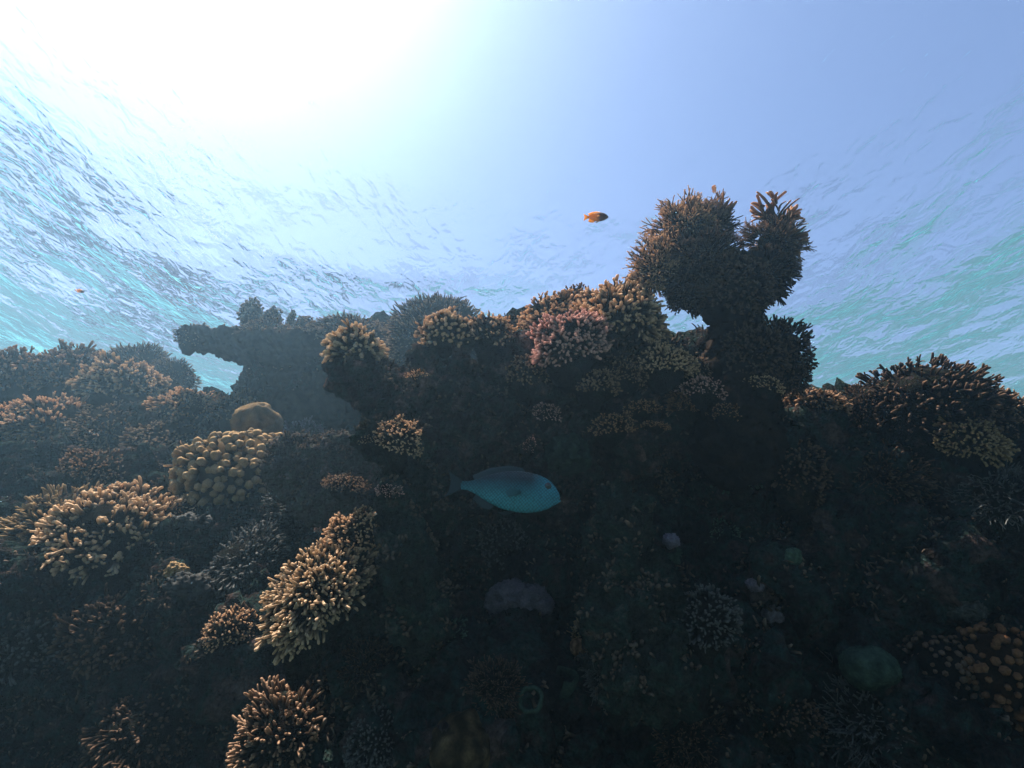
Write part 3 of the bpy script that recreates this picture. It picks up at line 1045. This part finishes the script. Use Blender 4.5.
# ---- far slope on the sunny side
C('bushy_coral', 'hazy bushy coral at the far end of the sunlit skyline, half out of the photo', 22, 380, 36, 'cauli', 'brown', Y=6.07, sq=(1.2, 1, 0.75), dens=1.2)
C('bushy_coral', 'hazy round bushy coral, first of two matching ones from the skyline end', 75, 378, 34, 'cauli', 'brown', Y=6.07, dens=1.2, sq=(1.1, 1, 0.85))
C('dome_coral', 'smooth hazy dome coral highest on the far sunny skyline before the gap', 141, 370, 30, 'fuzz', 'plate', Y=6.47, dens=1.2, sq=(1.1, 1, 0.85))
C('dome_coral', 'hazy dome coral stepping down behind the bright tufts toward the teal gap', 172, 378, 22, 'fuzz', 'plate', Y=6.34, dens=0.9)
C('cauliflower_coral', 'bright-tipped cauliflower coral in front of the smooth hazy skyline dome', 126, 388, 34, 'cauli', 'cream', Y=5.54, dens=1.2, sq=(1.2, 1, 0.75))
C('cauliflower_coral', 'bright-tipped coral under the teal gap beside the plate ledge', 188, 412, 29, 'cauli', 'tan', Y=5.28, dens=1.2, sq=(1.3, 1, 0.7))
C('cauliflower_coral', 'dull knobbly coral directly below the free end of the plate coral ledge', 240, 414, 23, 'cauli', 'plate', Y=5.28, dens=0.9)
C('finger_coral', 'single bright coral nub alone on the shaded slope under the sunlit tufts', 197, 404, 8, 'cauli', 'cream', Y=4.88, dens=0.25)
C('bushy_coral', 'spreading bushy coral with glowing tips alone on the dark far slope', 52, 428, 38, 'finger', 'tan', dens=1.2, sq=(1.15, 1, 0.8), axis=(0.1, -0.4, 0.9))
C('bushy_coral', 'bright coral tip cut off by the photo edge beside the spreading bushy coral', 0, 428, 26, 'finger', 'tan', Y=5.02)
C('mound_coral', 'small grey lumpy coral on the slope beside the smooth brain coral boulder', 214, 432, 23, 'cauli', 'grey', dens=0.7, sq=(1.2, 1, 0.8))
# ---- sunny mid slope
lump('brain_coral', 'smooth tan brain coral boulder with two hollows, above the yellow knob coral', 256, 424, 24, 'olive', Y=4.25, sq=(1.0, 1.0, 0.85), amps=[(1.0, 0.12, 'n'), (2.3, -0.24, 'k'), (22, 0.022, 'r')], attr=0.5)
C('knob_coral', 'broad yellow-brown knob coral covered in round domes, below the smooth boulder', 246, 478, 60, 'knob', 'olive', sq=(1.25, 1.0, 0.75), axis=(-0.15, -0.35, 1), n=560, r0=0.05, r1=0.060, spread=150, root=0.90, lump=0.12, sink=-0.15)
C('fuzzy_coral', 'fine bristly coral on the edge of the yellow knob coral', 200, 478, 28, 'spiky', 'cream', sq=(1, 1, 1.0), dens=1.2, axis=(-0.8, -0.2, 0.6))
C('finger_coral', 'small grey-lilac finger coral cluster behind the yellow knob coral', 303, 440, 22, 'finger', 'lilac', dens=0.7)
rock_thing('coral_rock', 'pale lilac-grey lumpy rock between the yellow knob coral and the rock arm', chain([(300, 470, 32), (335, 462, 26), (362, 470, 22)], 3.2) + chain([(320, 490, 30), (350, 500, 28)], 3.2), 0.014, ROCK_PALE, [(7, 0.04, 'w'), (13, 0.04, 'r'), (30, 0.02, 'k')])
C('finger_coral', 'dull pinkish nubbly patch on the pale lilac-grey rock', 345, 485, 20, 'cauli', 'brown', Y=2.95, dens=0.6, sq=(1.3, 1, 0.5))
C('cauliflower_coral', 'large bright cream coral with crowded fingers, biggest on the sunny slope', 112, 548, 60, 'cauli', 'cream', sq=(1.1, 1, 0.85), dens=2.6, r0=0.026, r1=0.025, root=0.86, axis=(-0.25, -0.4, 0.9), spread=112, sink=-0.15)
C('cauliflower_coral', 'yellowish drooping coral fan behind the large bright cream coral', 62, 530, 42, 'finger', 'olive', dens=1.3, sq=(1.15, 1, 0.75), sink=-0.15)
C('cauliflower_coral', 'rounded cream coral hump crowning the large bright cream coral', 122, 513, 30, 'cauli', 'tan', dens=1.0, sink=0.1)
C('finger_coral', 'small bright coral nubs touching the large bright cream coral near the knob coral', 179, 516, 19, 'cauli', 'tan', dens=0.7)
lump('encrusting_coral', 'smooth pale curled coral lip beside the small bright nubs', 194, 524, 17, 'grey', sq=(1.3, 0.8, 0.5))
C('finger_coral', 'golden finger coral spreading like a hand toward the dark valley', 322, 592, 55, 'finger', 'cream', Y=2.10, sq=(1.15, 0.9, 0.68), axis=(-0.55, -0.6, 0.6), dens=2.6, r0=0.028, r1=0.020, root=0.82, spread=108)
C('cauliflower_coral', 'tan knobbly coral above the golden finger coral, against the rock pillar', 357, 540, 30, 'cauli', 'tan', Y=2.15, dens=1.2, axis=(-0.3, -0.4, 0.8))
C('finger_coral', 'small pale green-yellow coral tuft alone in the dark valley', 230, 632, 24, 'cauli', 'tan', dens=0.7, axis=(-0.4, -0.4, 0.7))
C('knob_coral', 'cluster of tan knobs crowning the green-grey rock arm', 400, 440, 23, 'cauli', 'tan', Y=2.00, dens=0.8, sq=(1.2, 1, 0.85), axis=(0.3, -0.4, 0.9))
C('knob_coral', 'tiny nubs at the pointed end of the green-grey rock arm', 370, 441, 11, 'cauli', 'tan', Y=1.97, dens=0.4)
C('knob_coral', 'pinkish nub patch on top of the pale-topped rock pillar', 391, 492, 14, 'cauli', 'pink', Y=1.98, dens=0.5, sq=(1.2, 1, 0.6))
# ---- shaded face
C('finger_coral', 'dark branching coral at the bottom of the photo with a few glowing tips', 287, 738, 52, 'finger', 'brown', sq=(1.1, 1, 0.8), dens=1.5, axis=(-0.1, -0.8, 0.5))
C('finger_coral', 'shaded brown branching coral under the golden finger coral', 365, 668, 30, 'bush', 'dark', dens=0.9)
C('cauliflower_coral', 'dull greenish low coral beside the smooth dark boulder near the bottom', 375, 738, 28, 'cauli', 'grey', sq=(1.3, 1, 0.55), dens=1.0)
lump('massive_coral', 'smooth dark olive boulder coral at the bottom of the photo', 465, 748, 34, 'olive', sq=(1, 1, 1.0), attr=0.15, amps=[(1.2, 0.2, 'n'), (20, 0.015, 'r')])
lump('encrusting_coral', 'lilac crust coral plate on the dark face under the blue fish', 520, 600, 27, 'lilac', sq=(1.2, 0.8, 0.55), attr=0.5)
lump('ball_sponge', 'small round orange ball sponge in the dark middle of the reef face', 578, 647, 8.5, 'orange', sq=(1, 1, 1), attr=0.8, amps=[(2, 0.06, 'n'), (14, 0.02, 'n')], cat='sponge', sub=4, sink=-0.5)
C('finger_coral', 'small tan coral tuft right beside the orange ball sponge', 592, 630, 19, 'cauli', 'olive', dens=0.6)
lump('massive_coral', 'grey-green rounded coral between the tan tuft and the pillar rock', 608, 628, 15, 'green', attr=0.6)
C('cauliflower_coral', 'shadowy twiggy coral patch below the orange ball sponge', 618, 672, 34, 'bush', 'grey', dens=0.9)

def tube_sponge(label, px, py, rpx, lean):
    p, nrm = hit(px, py)
    R = px2m(px, py, p.y, rpx)
    t = thing('tube_sponge', label, 'sponge', p + ray(px, py) * 0.02, None)
    M = frame(lean)
    n = 28
    prof = [(0.55, -0.9), (0.75, -0.2), (0.95, 0.5), (1.0, 0.85), (0.93, 1.0), (0.78, 0.98), (0.66, 0.7), (0.55, 0.1), (0.35, -0.2), (0.02, -0.25)]
    th = np.arange(n) * 2 * math.pi / n
    V, F = [], []
    for (r, h) in prof:
        w = 1 + 0.22 * noise3(np.stack([np.cos(th) * 1.7 + px, np.sin(th) * 1.7, th * 0 + h * 1.2], 1))
        V.append(np.stack([np.cos(th) * r * w * R, np.sin(th) * r * w * R, np.full(n, h * R)], 1))
    for k in range(len(prof) - 1):
        for j in range(n):
            a, b = k * n + j, k * n + (j + 1) % n
            F.append((a, b, b + n, a + n))
    v = np.concatenate(V)
    attr = np.repeat(np.array([0.3, 0.35, 0.45, 0.55, 0.6, 0.55, 0.3, 0.1, 0.0, 0]), n)
    link('tube', new_mesh('tube', v @ M, np.array(F), attr), MATS['green'], t)
    fv, ff = ico(3)
    fv = fv * np.array([0.75, 0.75, 0.5]) * R
    fv[:, 2] -= 0.85 * R
    link('foot', new_mesh('foot', fv @ M, ff, np.full(len(fv), 0.25)), MATS['green'], t)
tube_sponge('grey-green cup sponge with open ring mouth facing out of the dark face', 532, 702, 13, (-0.2, -0.95, 0.3))
tube_sponge('taller grey-green tube sponge leaning beside the cup sponge with ring mouth', 562, 688, 15, (0.05, -0.5, 0.85))

rock_thing('rock_pillar', 'dark vertical rock pillar with a pale flat cap, beside the blue fish head',
    chain([(614, 520, 28, 2.12), (618, 560, 34, 2.12), (632, 610, 42, 2.1), (640, 660, 46, 2.05)], 2.1), 0.014, ROCK_GREEN, [(6, 0.05, 'w'), (12, 0.05, 'r'), (26, 0.025, 'k'), (55, 0.008, 'n')])
lump('ball_sponge', 'pale blue-white sponge knob perched beside the dark rock pillar', 671, 541, 8, 'lilac', sq=(1.0, 1, 0.85), attr=1.0, cat='sponge', sub=4, sink=-0.6)
lump('massive_coral', 'grey-green rounded coral under the pale blue-white sponge knob', 664, 560, 16, 'green', attr=0.6, sq=(1, 1, 1.3))
C('cauliflower_coral', 'faint green lumpy coral in the dark face under the coral head trunk', 717, 540, 20, 'cauli', 'green', dens=0.7, sq=(1, 1, 1.1))
lump('sponge', 'pale lilac heart-shaped sponge low on the dark face', 775, 615, 9, 'lilac', sq=(1.3, 1, 0.9), attr=0.9, cat='sponge', sub=4, sink=0.0)
lump('sponge', 'small pale sponge nub up the face from the heart-shaped sponge', 755, 585, 8, 'lilac', attr=0.6, cat='sponge', sub=4, sink=0.0)
lump('sponge', 'tiny green sponge blotch above the heart-shaped sponge', 791, 556, 10, 'green', attr=0.8, cat='sponge', sub=4, sink=0.0)
lump('massive_coral', 'dim olive dome coral low on the dark face, below the heart-shaped sponge', 868, 668, 26, 'green', attr=0.5, amps=[(1.2, 0.12, 'n'), (9, 0.06, 'r')], sq=(1, 1, 0.75))
C('cauliflower_coral', 'scrubby grey coral tangle at the bottom below the dim olive dome', 872, 722, 46, 'bush', 'grey', dens=1.1, sq=(1.3, 1, 0.7))
C('knob_coral', 'orange-lit knob coral of loose round domes near the bottom corner', 1000, 672, 44, 'knob', 'rust', n=170, r0=0.06, r1=0.085, sq=(1, 1, 1.0), axis=(0.2, -0.8, 0.6))
C('knob_coral', 'dull knob coral beside the orange-lit knob coral', 942, 668, 34, 'knob', 'dark', n=150, r0=0.06, r1=0.085, axis=(0, -0.8, 0.6))
lump('encrusting_coral', 'dim grey-blue slab coral above the orange-lit knob coral', 962, 608, 16, 'grey', sq=(1.4, 0.8, 0.6), attr=0.6)
C('cauliflower_coral', 'thin-branched shadowy coral below the big dark bushy dome', 880, 480, 40, 'bush', 'dark', dens=1.2)
C('cauliflower_coral', 'dim bushy coral low at the photo edge under the pale olive bushy coral', 1000, 500, 40, 'bush', 'grey', dens=1.1)
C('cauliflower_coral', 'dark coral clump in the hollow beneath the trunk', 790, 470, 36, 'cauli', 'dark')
C('cauliflower_coral', 'dark green-tinged coral clump just down the face from the trunk', 735, 460, 34, 'cauli', 'green', dens=1.0, sink=0.7)
C('knob_coral', 'orange-brown wiry coral ball under the low orange-brown knobbly coral', 686, 405, 20, 'bush', 'orange', Y=2.28, dens=0.9)
C('knob_coral', 'warm lit coral scrap against the trunk, past the wiry coral ball', 726, 413, 12, 'cauli', 'orange', Y=2.15, dens=0.4)
C('knob_coral', 'sunlit orange crust coral patch below the pink knobbly coral', 640, 410, 17, 'cauli', 'orange', Y=2.20, dens=0.5, sq=(1.3, 1, 0.5))
C('knob_coral', 'sunlit rust-red crust coral scrap beside the orange crust patch', 655, 427, 12, 'cauli', 'orange', Y=2.10, dens=0.4, sq=(1.4, 1, 0.4))
C('knob_coral', 'pinkish lit coral scrap above the blue fish on the dark ledge', 546, 416, 14, 'cauli', 'pink', Y=2.20, dens=0.5)
C('knob_coral', 'tiny pale lit coral nub hanging just above the blue fish back', 529, 447, 8, 'cauli', 'pink', Y=2.02, dens=0.3, sq=(0.7, 0.7, 1.3))
lump('massive_coral', 'green-tinged rounded crust under the pink knobbly coral', 575, 395, 26, 'green', Y=2.30, attr=0.4, sq=(1.5, 0.8, 0.6))
lump('massive_coral', 'green-tinged lump on the dark face above the blue fish head', 568, 455, 22, 'green', Y=2.20, attr=0.3)
C('cauliflower_coral', 'shaded knobbly coral right below the blue fish belly', 505, 545, 26, 'cauli', 'grey', dens=0.8)
C('cauliflower_coral', 'dim green coral under the rock pillar with the pink nub patch', 440, 640, 26, 'cauli', 'green', dens=0.7)
C('cauliflower_coral', 'brown twiggy coral between the dark boulder and the cup sponges', 495, 690, 30, 'bush', 'dark', dens=0.9)
C('cauliflower_coral', 'dark coral clump in the valley below the large bright cream coral', 120, 640, 46, 'cauli', 'dark', dens=1.1)
C('cauliflower_coral', 'dim blue-grey coral by the photo edge low in the valley', 25, 655, 40, 'cauli', 'grey', dens=1.0)
lump('massive_coral', 'grey-green rounded lump below the yellow knob coral', 190, 590, 18, 'grey', attr=0.4, sq=(1.3, 1, 0.8))
lump('massive_coral', 'small olive knob set against the large bright cream coral', 176, 572, 10, 'olive', attr=0.8, sq=(1, 1, 0.9))
C('cauliflower_coral', 'grey-green nubbly coral mat between the knob coral and golden fingers', 245, 560, 36, 'cauli', 'grey', dens=1.1, sq=(1.4, 1, 0.5))
C('cauliflower_coral', 'dark coral mat at the foot of the valley near the bottom edge', 150, 728, 44, 'cauli', 'dark', sq=(1.3, 1, 0.6))
C('cauliflower_coral', 'dim twiggy coral near the bottom below the dark rock pillar', 690, 745, 40, 'bush', 'dark', dens=1.0)
C('cauliflower_coral', 'dim grey nubbly coral on the face between the pillar and heart-shaped sponge', 705, 620, 34, 'cauli', 'grey', dens=0.9, sq=(1, 1, 0.8))
C('cauliflower_coral', 'dark lumpy coral at the bottom between twiggy coral and the scrubby tangle', 780, 720, 36, 'cauli', 'dark', dens=0.9)

# ------------------------------------------------------------------ fish
def fish_mat(name, back, belly, zlo, zhi, scale=None, face=None, xface=None, spots=0.0):
    m, nt, out = mat_new(name)
    L = nt.links.new
    tc = N(nt, 'ShaderNodeTexCoord')
    sx = N(nt, 'ShaderNodeSeparateXYZ')
    L(tc.outputs['Object'], sx.inputs[0])
    nz = N(nt, 'ShaderNodeTexNoise')
    nz.inputs['Scale'].default_value = 30
    L(tc.outputs['Object'], nz.inputs[0])
    mr = N(nt, 'ShaderNodeMapRange')
    L(sx.outputs[2], mr.inputs[0])
    mr.inputs[1].default_value, mr.inputs[2].default_value = zlo, zhi
    ad = N(nt, 'ShaderNodeMath', operation='MULTIPLY_ADD', use_clamp=True)
    L(nz.outputs[0], ad.inputs[0])
    ad.inputs[1].default_value = 0.3
    sb = N(nt, 'ShaderNodeMath', operation='SUBTRACT')
    L(mr.outputs[0], sb.inputs[0])
    sb.inputs[1].default_value = 0.15
    L(sb.outputs[0], ad.inputs[2])
    mx = N(nt, 'ShaderNodeMix', data_type='RGBA')
    L(ad.outputs[0], mx.inputs[0])
    mx.inputs[6].default_value = (*belly, 1)
    mx.inputs[7].default_value = (*back, 1)
    col = mx.outputs[2]
    if face is not None:
        mf = N(nt, 'ShaderNodeMapRange')
        L(sx.outputs[0], mf.inputs[0])
        mf.inputs[1].default_value, mf.inputs[2].default_value = xface
        m2 = N(nt, 'ShaderNodeMix', data_type='RGBA')
        L(mf.outputs[0], m2.inputs[0])
        L(col, m2.inputs[6])
        m2.inputs[7].default_value = (*face, 1)
        col = m2.outputs[2]
    pb = N(nt, 'ShaderNodeBsdfPrincipled')
    pb.inputs['Roughness'].default_value = 0.6
    pb.inputs['Specular IOR Level'].default_value = 0.25
    if scale:
        vo = N(nt, 'ShaderNodeTexVoronoi')
        vo.inputs['Scale'].default_value = scale
        vo.inputs['Randomness'].default_value = 0.25
        mp = N(nt, 'ShaderNodeMapping')
        mp.inputs['Rotation'].default_value = (0, 0.785, 0)
        mp.inputs['Scale'].default_value = (1, 0.001, 1)
        L(tc.outputs['Object'], mp.inputs[0])
        L(mp.outputs[0], vo.inputs[0])
        bp = N(nt, 'ShaderNodeBump')
        bp.inputs['Strength'].default_value = 0.7
        bp.inputs['Distance'].default_value = 0.004
        bp.invert = True
        L(vo.outputs['Distance'], bp.inputs['Height'])
        L(bp.outputs[0], pb.inputs['Normal'])
        m3 = N(nt, 'ShaderNodeMix', data_type='RGBA', blend_type='MULTIPLY')
        m3.inputs[0].default_value = 1
        sr = N(nt, 'ShaderNodeMapRange')
        L(vo.outputs['Distance'], sr.inputs[0])
        sr.inputs[1].default_value, sr.inputs[2].default_value = 0.15, 0.65
        sr.inputs[3].default_value, sr.inputs[4].default_value = 1.25, 0.5
        L(col, m3.inputs[6])
        L(sr.outputs[0], m3.inputs[7])
        col = m3.outputs[2]
    L(col, pb.inputs['Base Color'])
    L(pb.outputs[0], out.inputs['Surface'])
    return m

def glow(m, share):
    """thin fish flesh lets light through"""
    nt = m.node_tree
    out = [n for n in nt.nodes if n.type == 'OUTPUT_MATERIAL'][0]
    pb = [n for n in nt.nodes if n.type == 'BSDF_PRINCIPLED'][0]
    tl = N(nt, 'ShaderNodeBsdfTranslucent')
    src = pb.inputs['Base Color']
    if src.is_linked:
        nt.links.new(src.links[0].from_socket, tl.inputs[0])
    else:
        tl.inputs[0].default_value = src.default_value
    mx = N(nt, 'ShaderNodeMixShader')
    mx.inputs[0].default_value = share
    nt.links.new(pb.outputs[0], mx.inputs[1])
    nt.links.new(tl.outputs[0], mx.inputs[2])
    nt.links.new(mx.outputs[0], out.inputs['Surface'])
    return m

def plain(name, col, rough=0.5):
    m, nt, out = mat_new(name)
    pb = N(nt, 'ShaderNodeBsdfPrincipled')
    pb.inputs['Base Color'].default_value = (*col, 1)
    pb.inputs['Roughness'].default_value = rough
    nz = N(nt, 'ShaderNodeTexNoise')
    nz.inputs['Scale'].default_value = 90
    bp = N(nt, 'ShaderNodeBump')
    bp.inputs['Strength'].default_value = 0.2
    bp.inputs['Distance'].default_value = 0.001
    nt.links.new(nz.outputs[0], bp.inputs['Height'])
    nt.links.new(bp.outputs[0], pb.inputs['Normal'])
    nt.links.new(pb.outputs[0], out.inputs['Surface'])
    return m

def fin_mesh(name, pts_base, pts_edge, thick, rays=18, ripple=0.0):
    """fin between a base line and an outer edge line (x,z pairs), with real thickness and ray folds"""
    n = rays * 2 + 1
    def along(pts):
        pts = np.array(pts, float)
        s = np.concatenate([[0], np.cumsum(np.hypot(*np.diff(pts, axis=0).T))])
        u = np.linspace(0, s[-1], n)
        return np.stack([np.interp(u, s, pts[:, 0]), np.interp(u, s, pts[:, 1])], 1)
    a, b = along(pts_base), along(pts_edge)
    b = b + (b - a) * (0.03 * np.where(np.arange(n) % 2 == 0, 1, -1))[:, None]
    K = 5
    V = []
    for sgn in (1, -1):
        for k in range(K):
            t = k / (K - 1)
            q = a + (b - a) * t
            y = sgn * thick * (1 - 0.8 * t) * (1 + 0.5 * np.where(np.arange(n) % 2 == 0, 1, -1)) * 0.5 + ripple * t * np.sin(np.linspace(0, 5, n))
            V.append(np.stack([q[:, 0], y, q[:, 1]], 1))
    F = []
    for s in (0, 1):
        for k in range(K - 1):
            for j in range(n - 1):
                i = (s * K + k) * n + j
                q = (i, i + 1, i + 1 + n, i + n)
                F.append(q if s == 0 else q[::-1])
    o = K * n
    for j in range(n - 1):
        F.append((j + 1, j, o + j, o + j + 1))
        e = (K - 1) * n
        F.append((e + j, e + j + 1, o + e + j + 1, o + e + j))
    for k in range(K - 1):
        F.append((k * n, (k + 1) * n, o + (k + 1) * n, o + k * n))
        e = n - 1
        F.append(((k + 1) * n + e, k * n + e, o + k * n + e, o + (k + 1) * n + e))
    return new_mesh(name, np.concatenate(V), np.array(F))

def fish(name, label, px, py, Y, length, prof, width, mats, fins, eye, yaw=0.0, roll=0.0, pitch=0.0, eye_r=0.03, mouth=None):
    """prof: rows (x, top, bottom) in lengths, nose at +x"""
    t = thing(name, label, 'fish', at(px, py, Y))
    prof = np.array(prof, float)
    xs = np.linspace(prof[0, 0], prof[-1, 0], 64)
    # rounder nose: denser samples at the ends
    u = np.linspace(0, 1, 64)
    u = 0.5 - 0.5 * np.cos(u * math.pi)
    xs = prof[0, 0] + (prof[-1, 0] - prof[0, 0]) * u
    def smooth(col):
        y = np.interp(xs, prof[:, 0], prof[:, col])
        for _ in range(2):
            y[1:-1] = 0.25 * y[:-2] + 0.5 * y[1:-1] + 0.25 * y[2:]
        return y
    top, bot = smooth(1), smooth(2)
    hgt = (top - bot) / 2
    mid = (top + bot) / 2
    wd = width * np.interp((xs - xs[0]) / (xs[-1] - xs[0]), [0, 0.12, 0.35, 0.7, 0.9, 1], [0.06, 0.2, 0.65, 1.0, 0.72, 0.12])
    n = 28
    th = np.arange(n) * 2 * math.pi / n
    V = []
    for k in range(len(xs)):
        c, s = np.cos(th), np.sin(th)
        y = np.sign(c) * np.abs(c) ** 0.9 * wd[k]
        z = mid[k] + s * hgt[k]
        V.append(np.stack([np.full(n, xs[k]), y, z], 1))
    V = np.concatenate(V)
    F = []
    m = len(xs)
    for k in range(m - 1):
        for j in range(n):
            a, b = k * n + j, k * n + (j + 1) % n
            F.append((a, b, b + n, a + n))
    V = np.concatenate([V, [[xs[0] - 0.001, 0, mid[0]]], [[xs[-1] + 0.003, 0, mid[-1]]]])
    T = [(j, m * n, (j + 1) % n) for j in range(n)] + [((m - 1) * n + j, (m - 1) * n + (j + 1) % n, m * n + 1) for j in range(n)]
    if mouth is not None:      # the lip cleft presses into the snout
        mx_, mz_, ml = mouth
        d = np.exp(-((V[:, 2] - mz_ - (V[:, 0] - mx_) * 0.25) / 0.008) ** 2) * np.clip((V[:, 0] - mx_ + ml) / ml, 0, 1)
        V[:, 1] *= 1 - 0.5 * d
        V[:, 0] -= 0.012 * d
    V = V * length
    link('body', new_mesh('body', V, [np.array(F), np.array(T)]), mats['body'], t)
    for (fn, base, edge, mk) in fins:
        b = np.array(base) * length
        e = np.array(edge) * length
        link(fn, fin_mesh(fn, b, e, 0.012 * length, ripple=0.004 * length), mats[mk], t)
    for (s, (ex, ez)) in ((-1, eye), (1, eye)):
        k = int(np.argmin(np.abs(xs - ex)))
        zz = (ez - mid[k]) / hgt[k]
        yy = wd[k] * math.sqrt(max(0, 1 - zz * zz)) ** 0.9
        v, f = ico(3)
        v = v * np.array([eye_r, eye_r * 0.45, eye_r]) * length
        o = link('eye', new_mesh('eye', v, f), mats['eye'], t)
        o.location = Vector((ex, s * yy * 0.97, ez)) * length
        v2, f2 = ico(2)
        v2 = v2 * np.array([eye_r * 0.55, eye_r * 0.2, eye_r * 0.55]) * length
        o2 = link('pupil', new_mesh('pupil', v2, f2), mats['pupil'], o)
        o2.location = Vector((0, s * eye_r * 0.36 * length, 0))
        if 'pectoral' in mats:
            b = [(0.165, -0.03), (0.17, -0.045), (0.165, -0.06)]
            e = [(0.085, -0.005), (0.035, -0.04), (0.06, -0.085)]
            b = np.array(b) * length
            e = np.array(e) * length
            me = fin_mesh('pectoral_fin', b, e, 0.01 * length, rays=10)
            o3 = link('pectoral_fin', me, mats['pectoral'], t)
            o3.location = Vector((0, s * width * length * 0.99, 0))
            o3.rotation_euler = (0, 0, s * 0.22)
    t.rotation_euler = (roll, pitch, yaw)
    return t

EYE_D = plain('fish_pupil', (0.004, 0.004, 0.006), 0.15)
EYE_B = plain('fish_eye', (0.008, 0.016, 0.02), 0.2)
BLUE = fish_mat('blue_fish_skin', (0.002, 0.018, 0.032), (0.026, 0.19, 0.235), -0.035, 0.035, 115.0, (0.024, 0.17, 0.23), (0.10, 0.15))
BFIN = plain('blue_fin', (0.003, 0.016, 0.024), 0.8)  # dark fin, darkened further to stand in for the ledge's shadow
BPEC = plain('dark_pectoral_fin', (0.006, 0.07, 0.09), 0.8)
YB = 2.0
LB = px2m(503, 487, YB, 116)
prof = [(x, z1 * (1.0 if x < -0.25 else 1.22), z2 * (1.0 if x < -0.25 else 1.2)) for x, z1, z2 in [(-0.375, 0.040, -0.032), (-0.30, 0.045, -0.036), (-0.22, 0.062, -0.058), (-0.12, 0.098, -0.105), (0.0, 0.128, -0.142), (0.12, 0.140, -0.158), (0.22, 0.135, -0.158), (0.32, 0.118, -0.142), (0.40, 0.085, -0.115), (0.45, 0.045, -0.085), (0.485, -0.005, -0.065), (0.5, -0.04, -0.055)]]
fins = [
    ('tail_fin', [(-0.36, 0.042), (-0.368, 0.0), (-0.36, -0.034)], [(-0.50, 0.125), (-0.47, 0.06), (-0.462, 0.0), (-0.47, -0.06), (-0.50, -0.115)], 'fin'),
    ('dorsal_fin', [(-0.25, 0.04), (-0.10, 0.10), (0.05, 0.13), (0.20, 0.14)], [(-0.28, 0.10), (-0.14, 0.175), (0.02, 0.212), (0.15, 0.20)], 'fin'),
    ('anal_fin', [(-0.22, -0.05), (-0.13, -0.105), (-0.05, -0.14)], [(-0.25, -0.11), (-0.17, -0.175), (-0.10, -0.19)], 'fin'),
    ('pelvic_fin', [(0.10, -0.175), (0.14, -0.178)], [(-0.02, -0.205), (0.04, -0.225)], 'fin'),
]
fish('reef_fish', 'large teal-blue fish with scaly side and dark fin swimming before the shaded reef face', 503, 489, YB, LB, prof, 0.075,
     {'body': BLUE, 'fin': BFIN, 'eye': EYE_B, 'pupil': EYE_D, 'pectoral': BPEC}, fins, (0.385, 0.045), yaw=-0.10, pitch=0.03, eye_r=0.03, mouth=(0.49, -0.05, 0.09))

ORG = fish_mat('orange_fish_skin', (0.60, 0.27, 0.015), (0.80, 0.38, 0.03), -0.02, 0.02, 240.0, (0.13, 0.085, 0.06), (0.0, 0.018))
OFIN = plain('orange_fin', (0.90, 0.50, 0.05))
PALE = fish_mat('pale_fish_skin', (0.62, 0.36, 0.20), (0.75, 0.58, 0.42), -0.01, 0.01, 300.0)
for _m in (ORG, OFIN, PALE):
    glow(_m, 0.55)
prof2 = [(-0.33, 0.06, -0.06), (-0.25, 0.075, -0.08), (-0.12, 0.155, -0.165), (0.05, 0.205, -0.21), (0.2, 0.195, -0.19), (0.34, 0.145, -0.14), (0.44, 0.07, -0.08), (0.49, 0.01, -0.03)]
fins2 = [
    ('tail_fin', [(-0.32, 0.06), (-0.325, 0.0), (-0.32, -0.06)], [(-0.50, 0.16), (-0.46, 0.05), (-0.46, -0.05), (-0.50, -0.17)], 'fin'),
    ('dorsal_fin', [(-0.26, 0.07), (-0.1, 0.155), (0.08, 0.2), (0.2, 0.19)], [(-0.32, 0.16), (-0.16, 0.235), (0.0, 0.255), (0.14, 0.235)], 'fin'),
    ('anal_fin', [(-0.26, -0.075), (-0.14, -0.155), (-0.02, -0.195)], [(-0.31, -0.19), (-0.2, -0.26), (-0.1, -0.26)], 'fin'),
    ('pelvic_fin', [(0.08, -0.205), (0.14, -0.2)], [(-0.04, -0.27), (0.02, -0.275)], 'fin'),
]
YO = 1.9
fish('damselfish', 'orange damselfish with brownish head and yellow tail in open water beside the coral head', 596, 217, YO, px2m(596, 217, YO, 25), prof2, 0.11,
     {'body': ORG, 'fin': OFIN, 'eye': EYE_B, 'pupil': EYE_D, 'pectoral': OFIN}, fins2, (0.38, 0.02), yaw=-0.15, roll=0.12, eye_r=0.035)
YO = 2.1
fish('damselfish', 'tiny pale orange fish hanging nose up just above the coral head crown', 714, 189, YO, px2m(714, 189, YO, 13), prof2, 0.12,
     {'body': PALE, 'fin': PALE, 'eye': EYE_B, 'pupil': EYE_D, 'pectoral': PALE}, fins2, (0.38, 0.02), yaw=0.5, pitch=-1.25, eye_r=0.035)
YO = 5.0
fish('damselfish', 'tiny orange fish far off in the teal water above the hazy bushy corals', 80, 291, YO, px2m(80, 291, YO, 8), prof2, 0.13,
     {'body': ORG, 'fin': OFIN, 'eye': EYE_B, 'pupil': EYE_D, 'pectoral': OFIN}, fins2, (0.38, 0.02), yaw=0.4, eye_r=0.035)
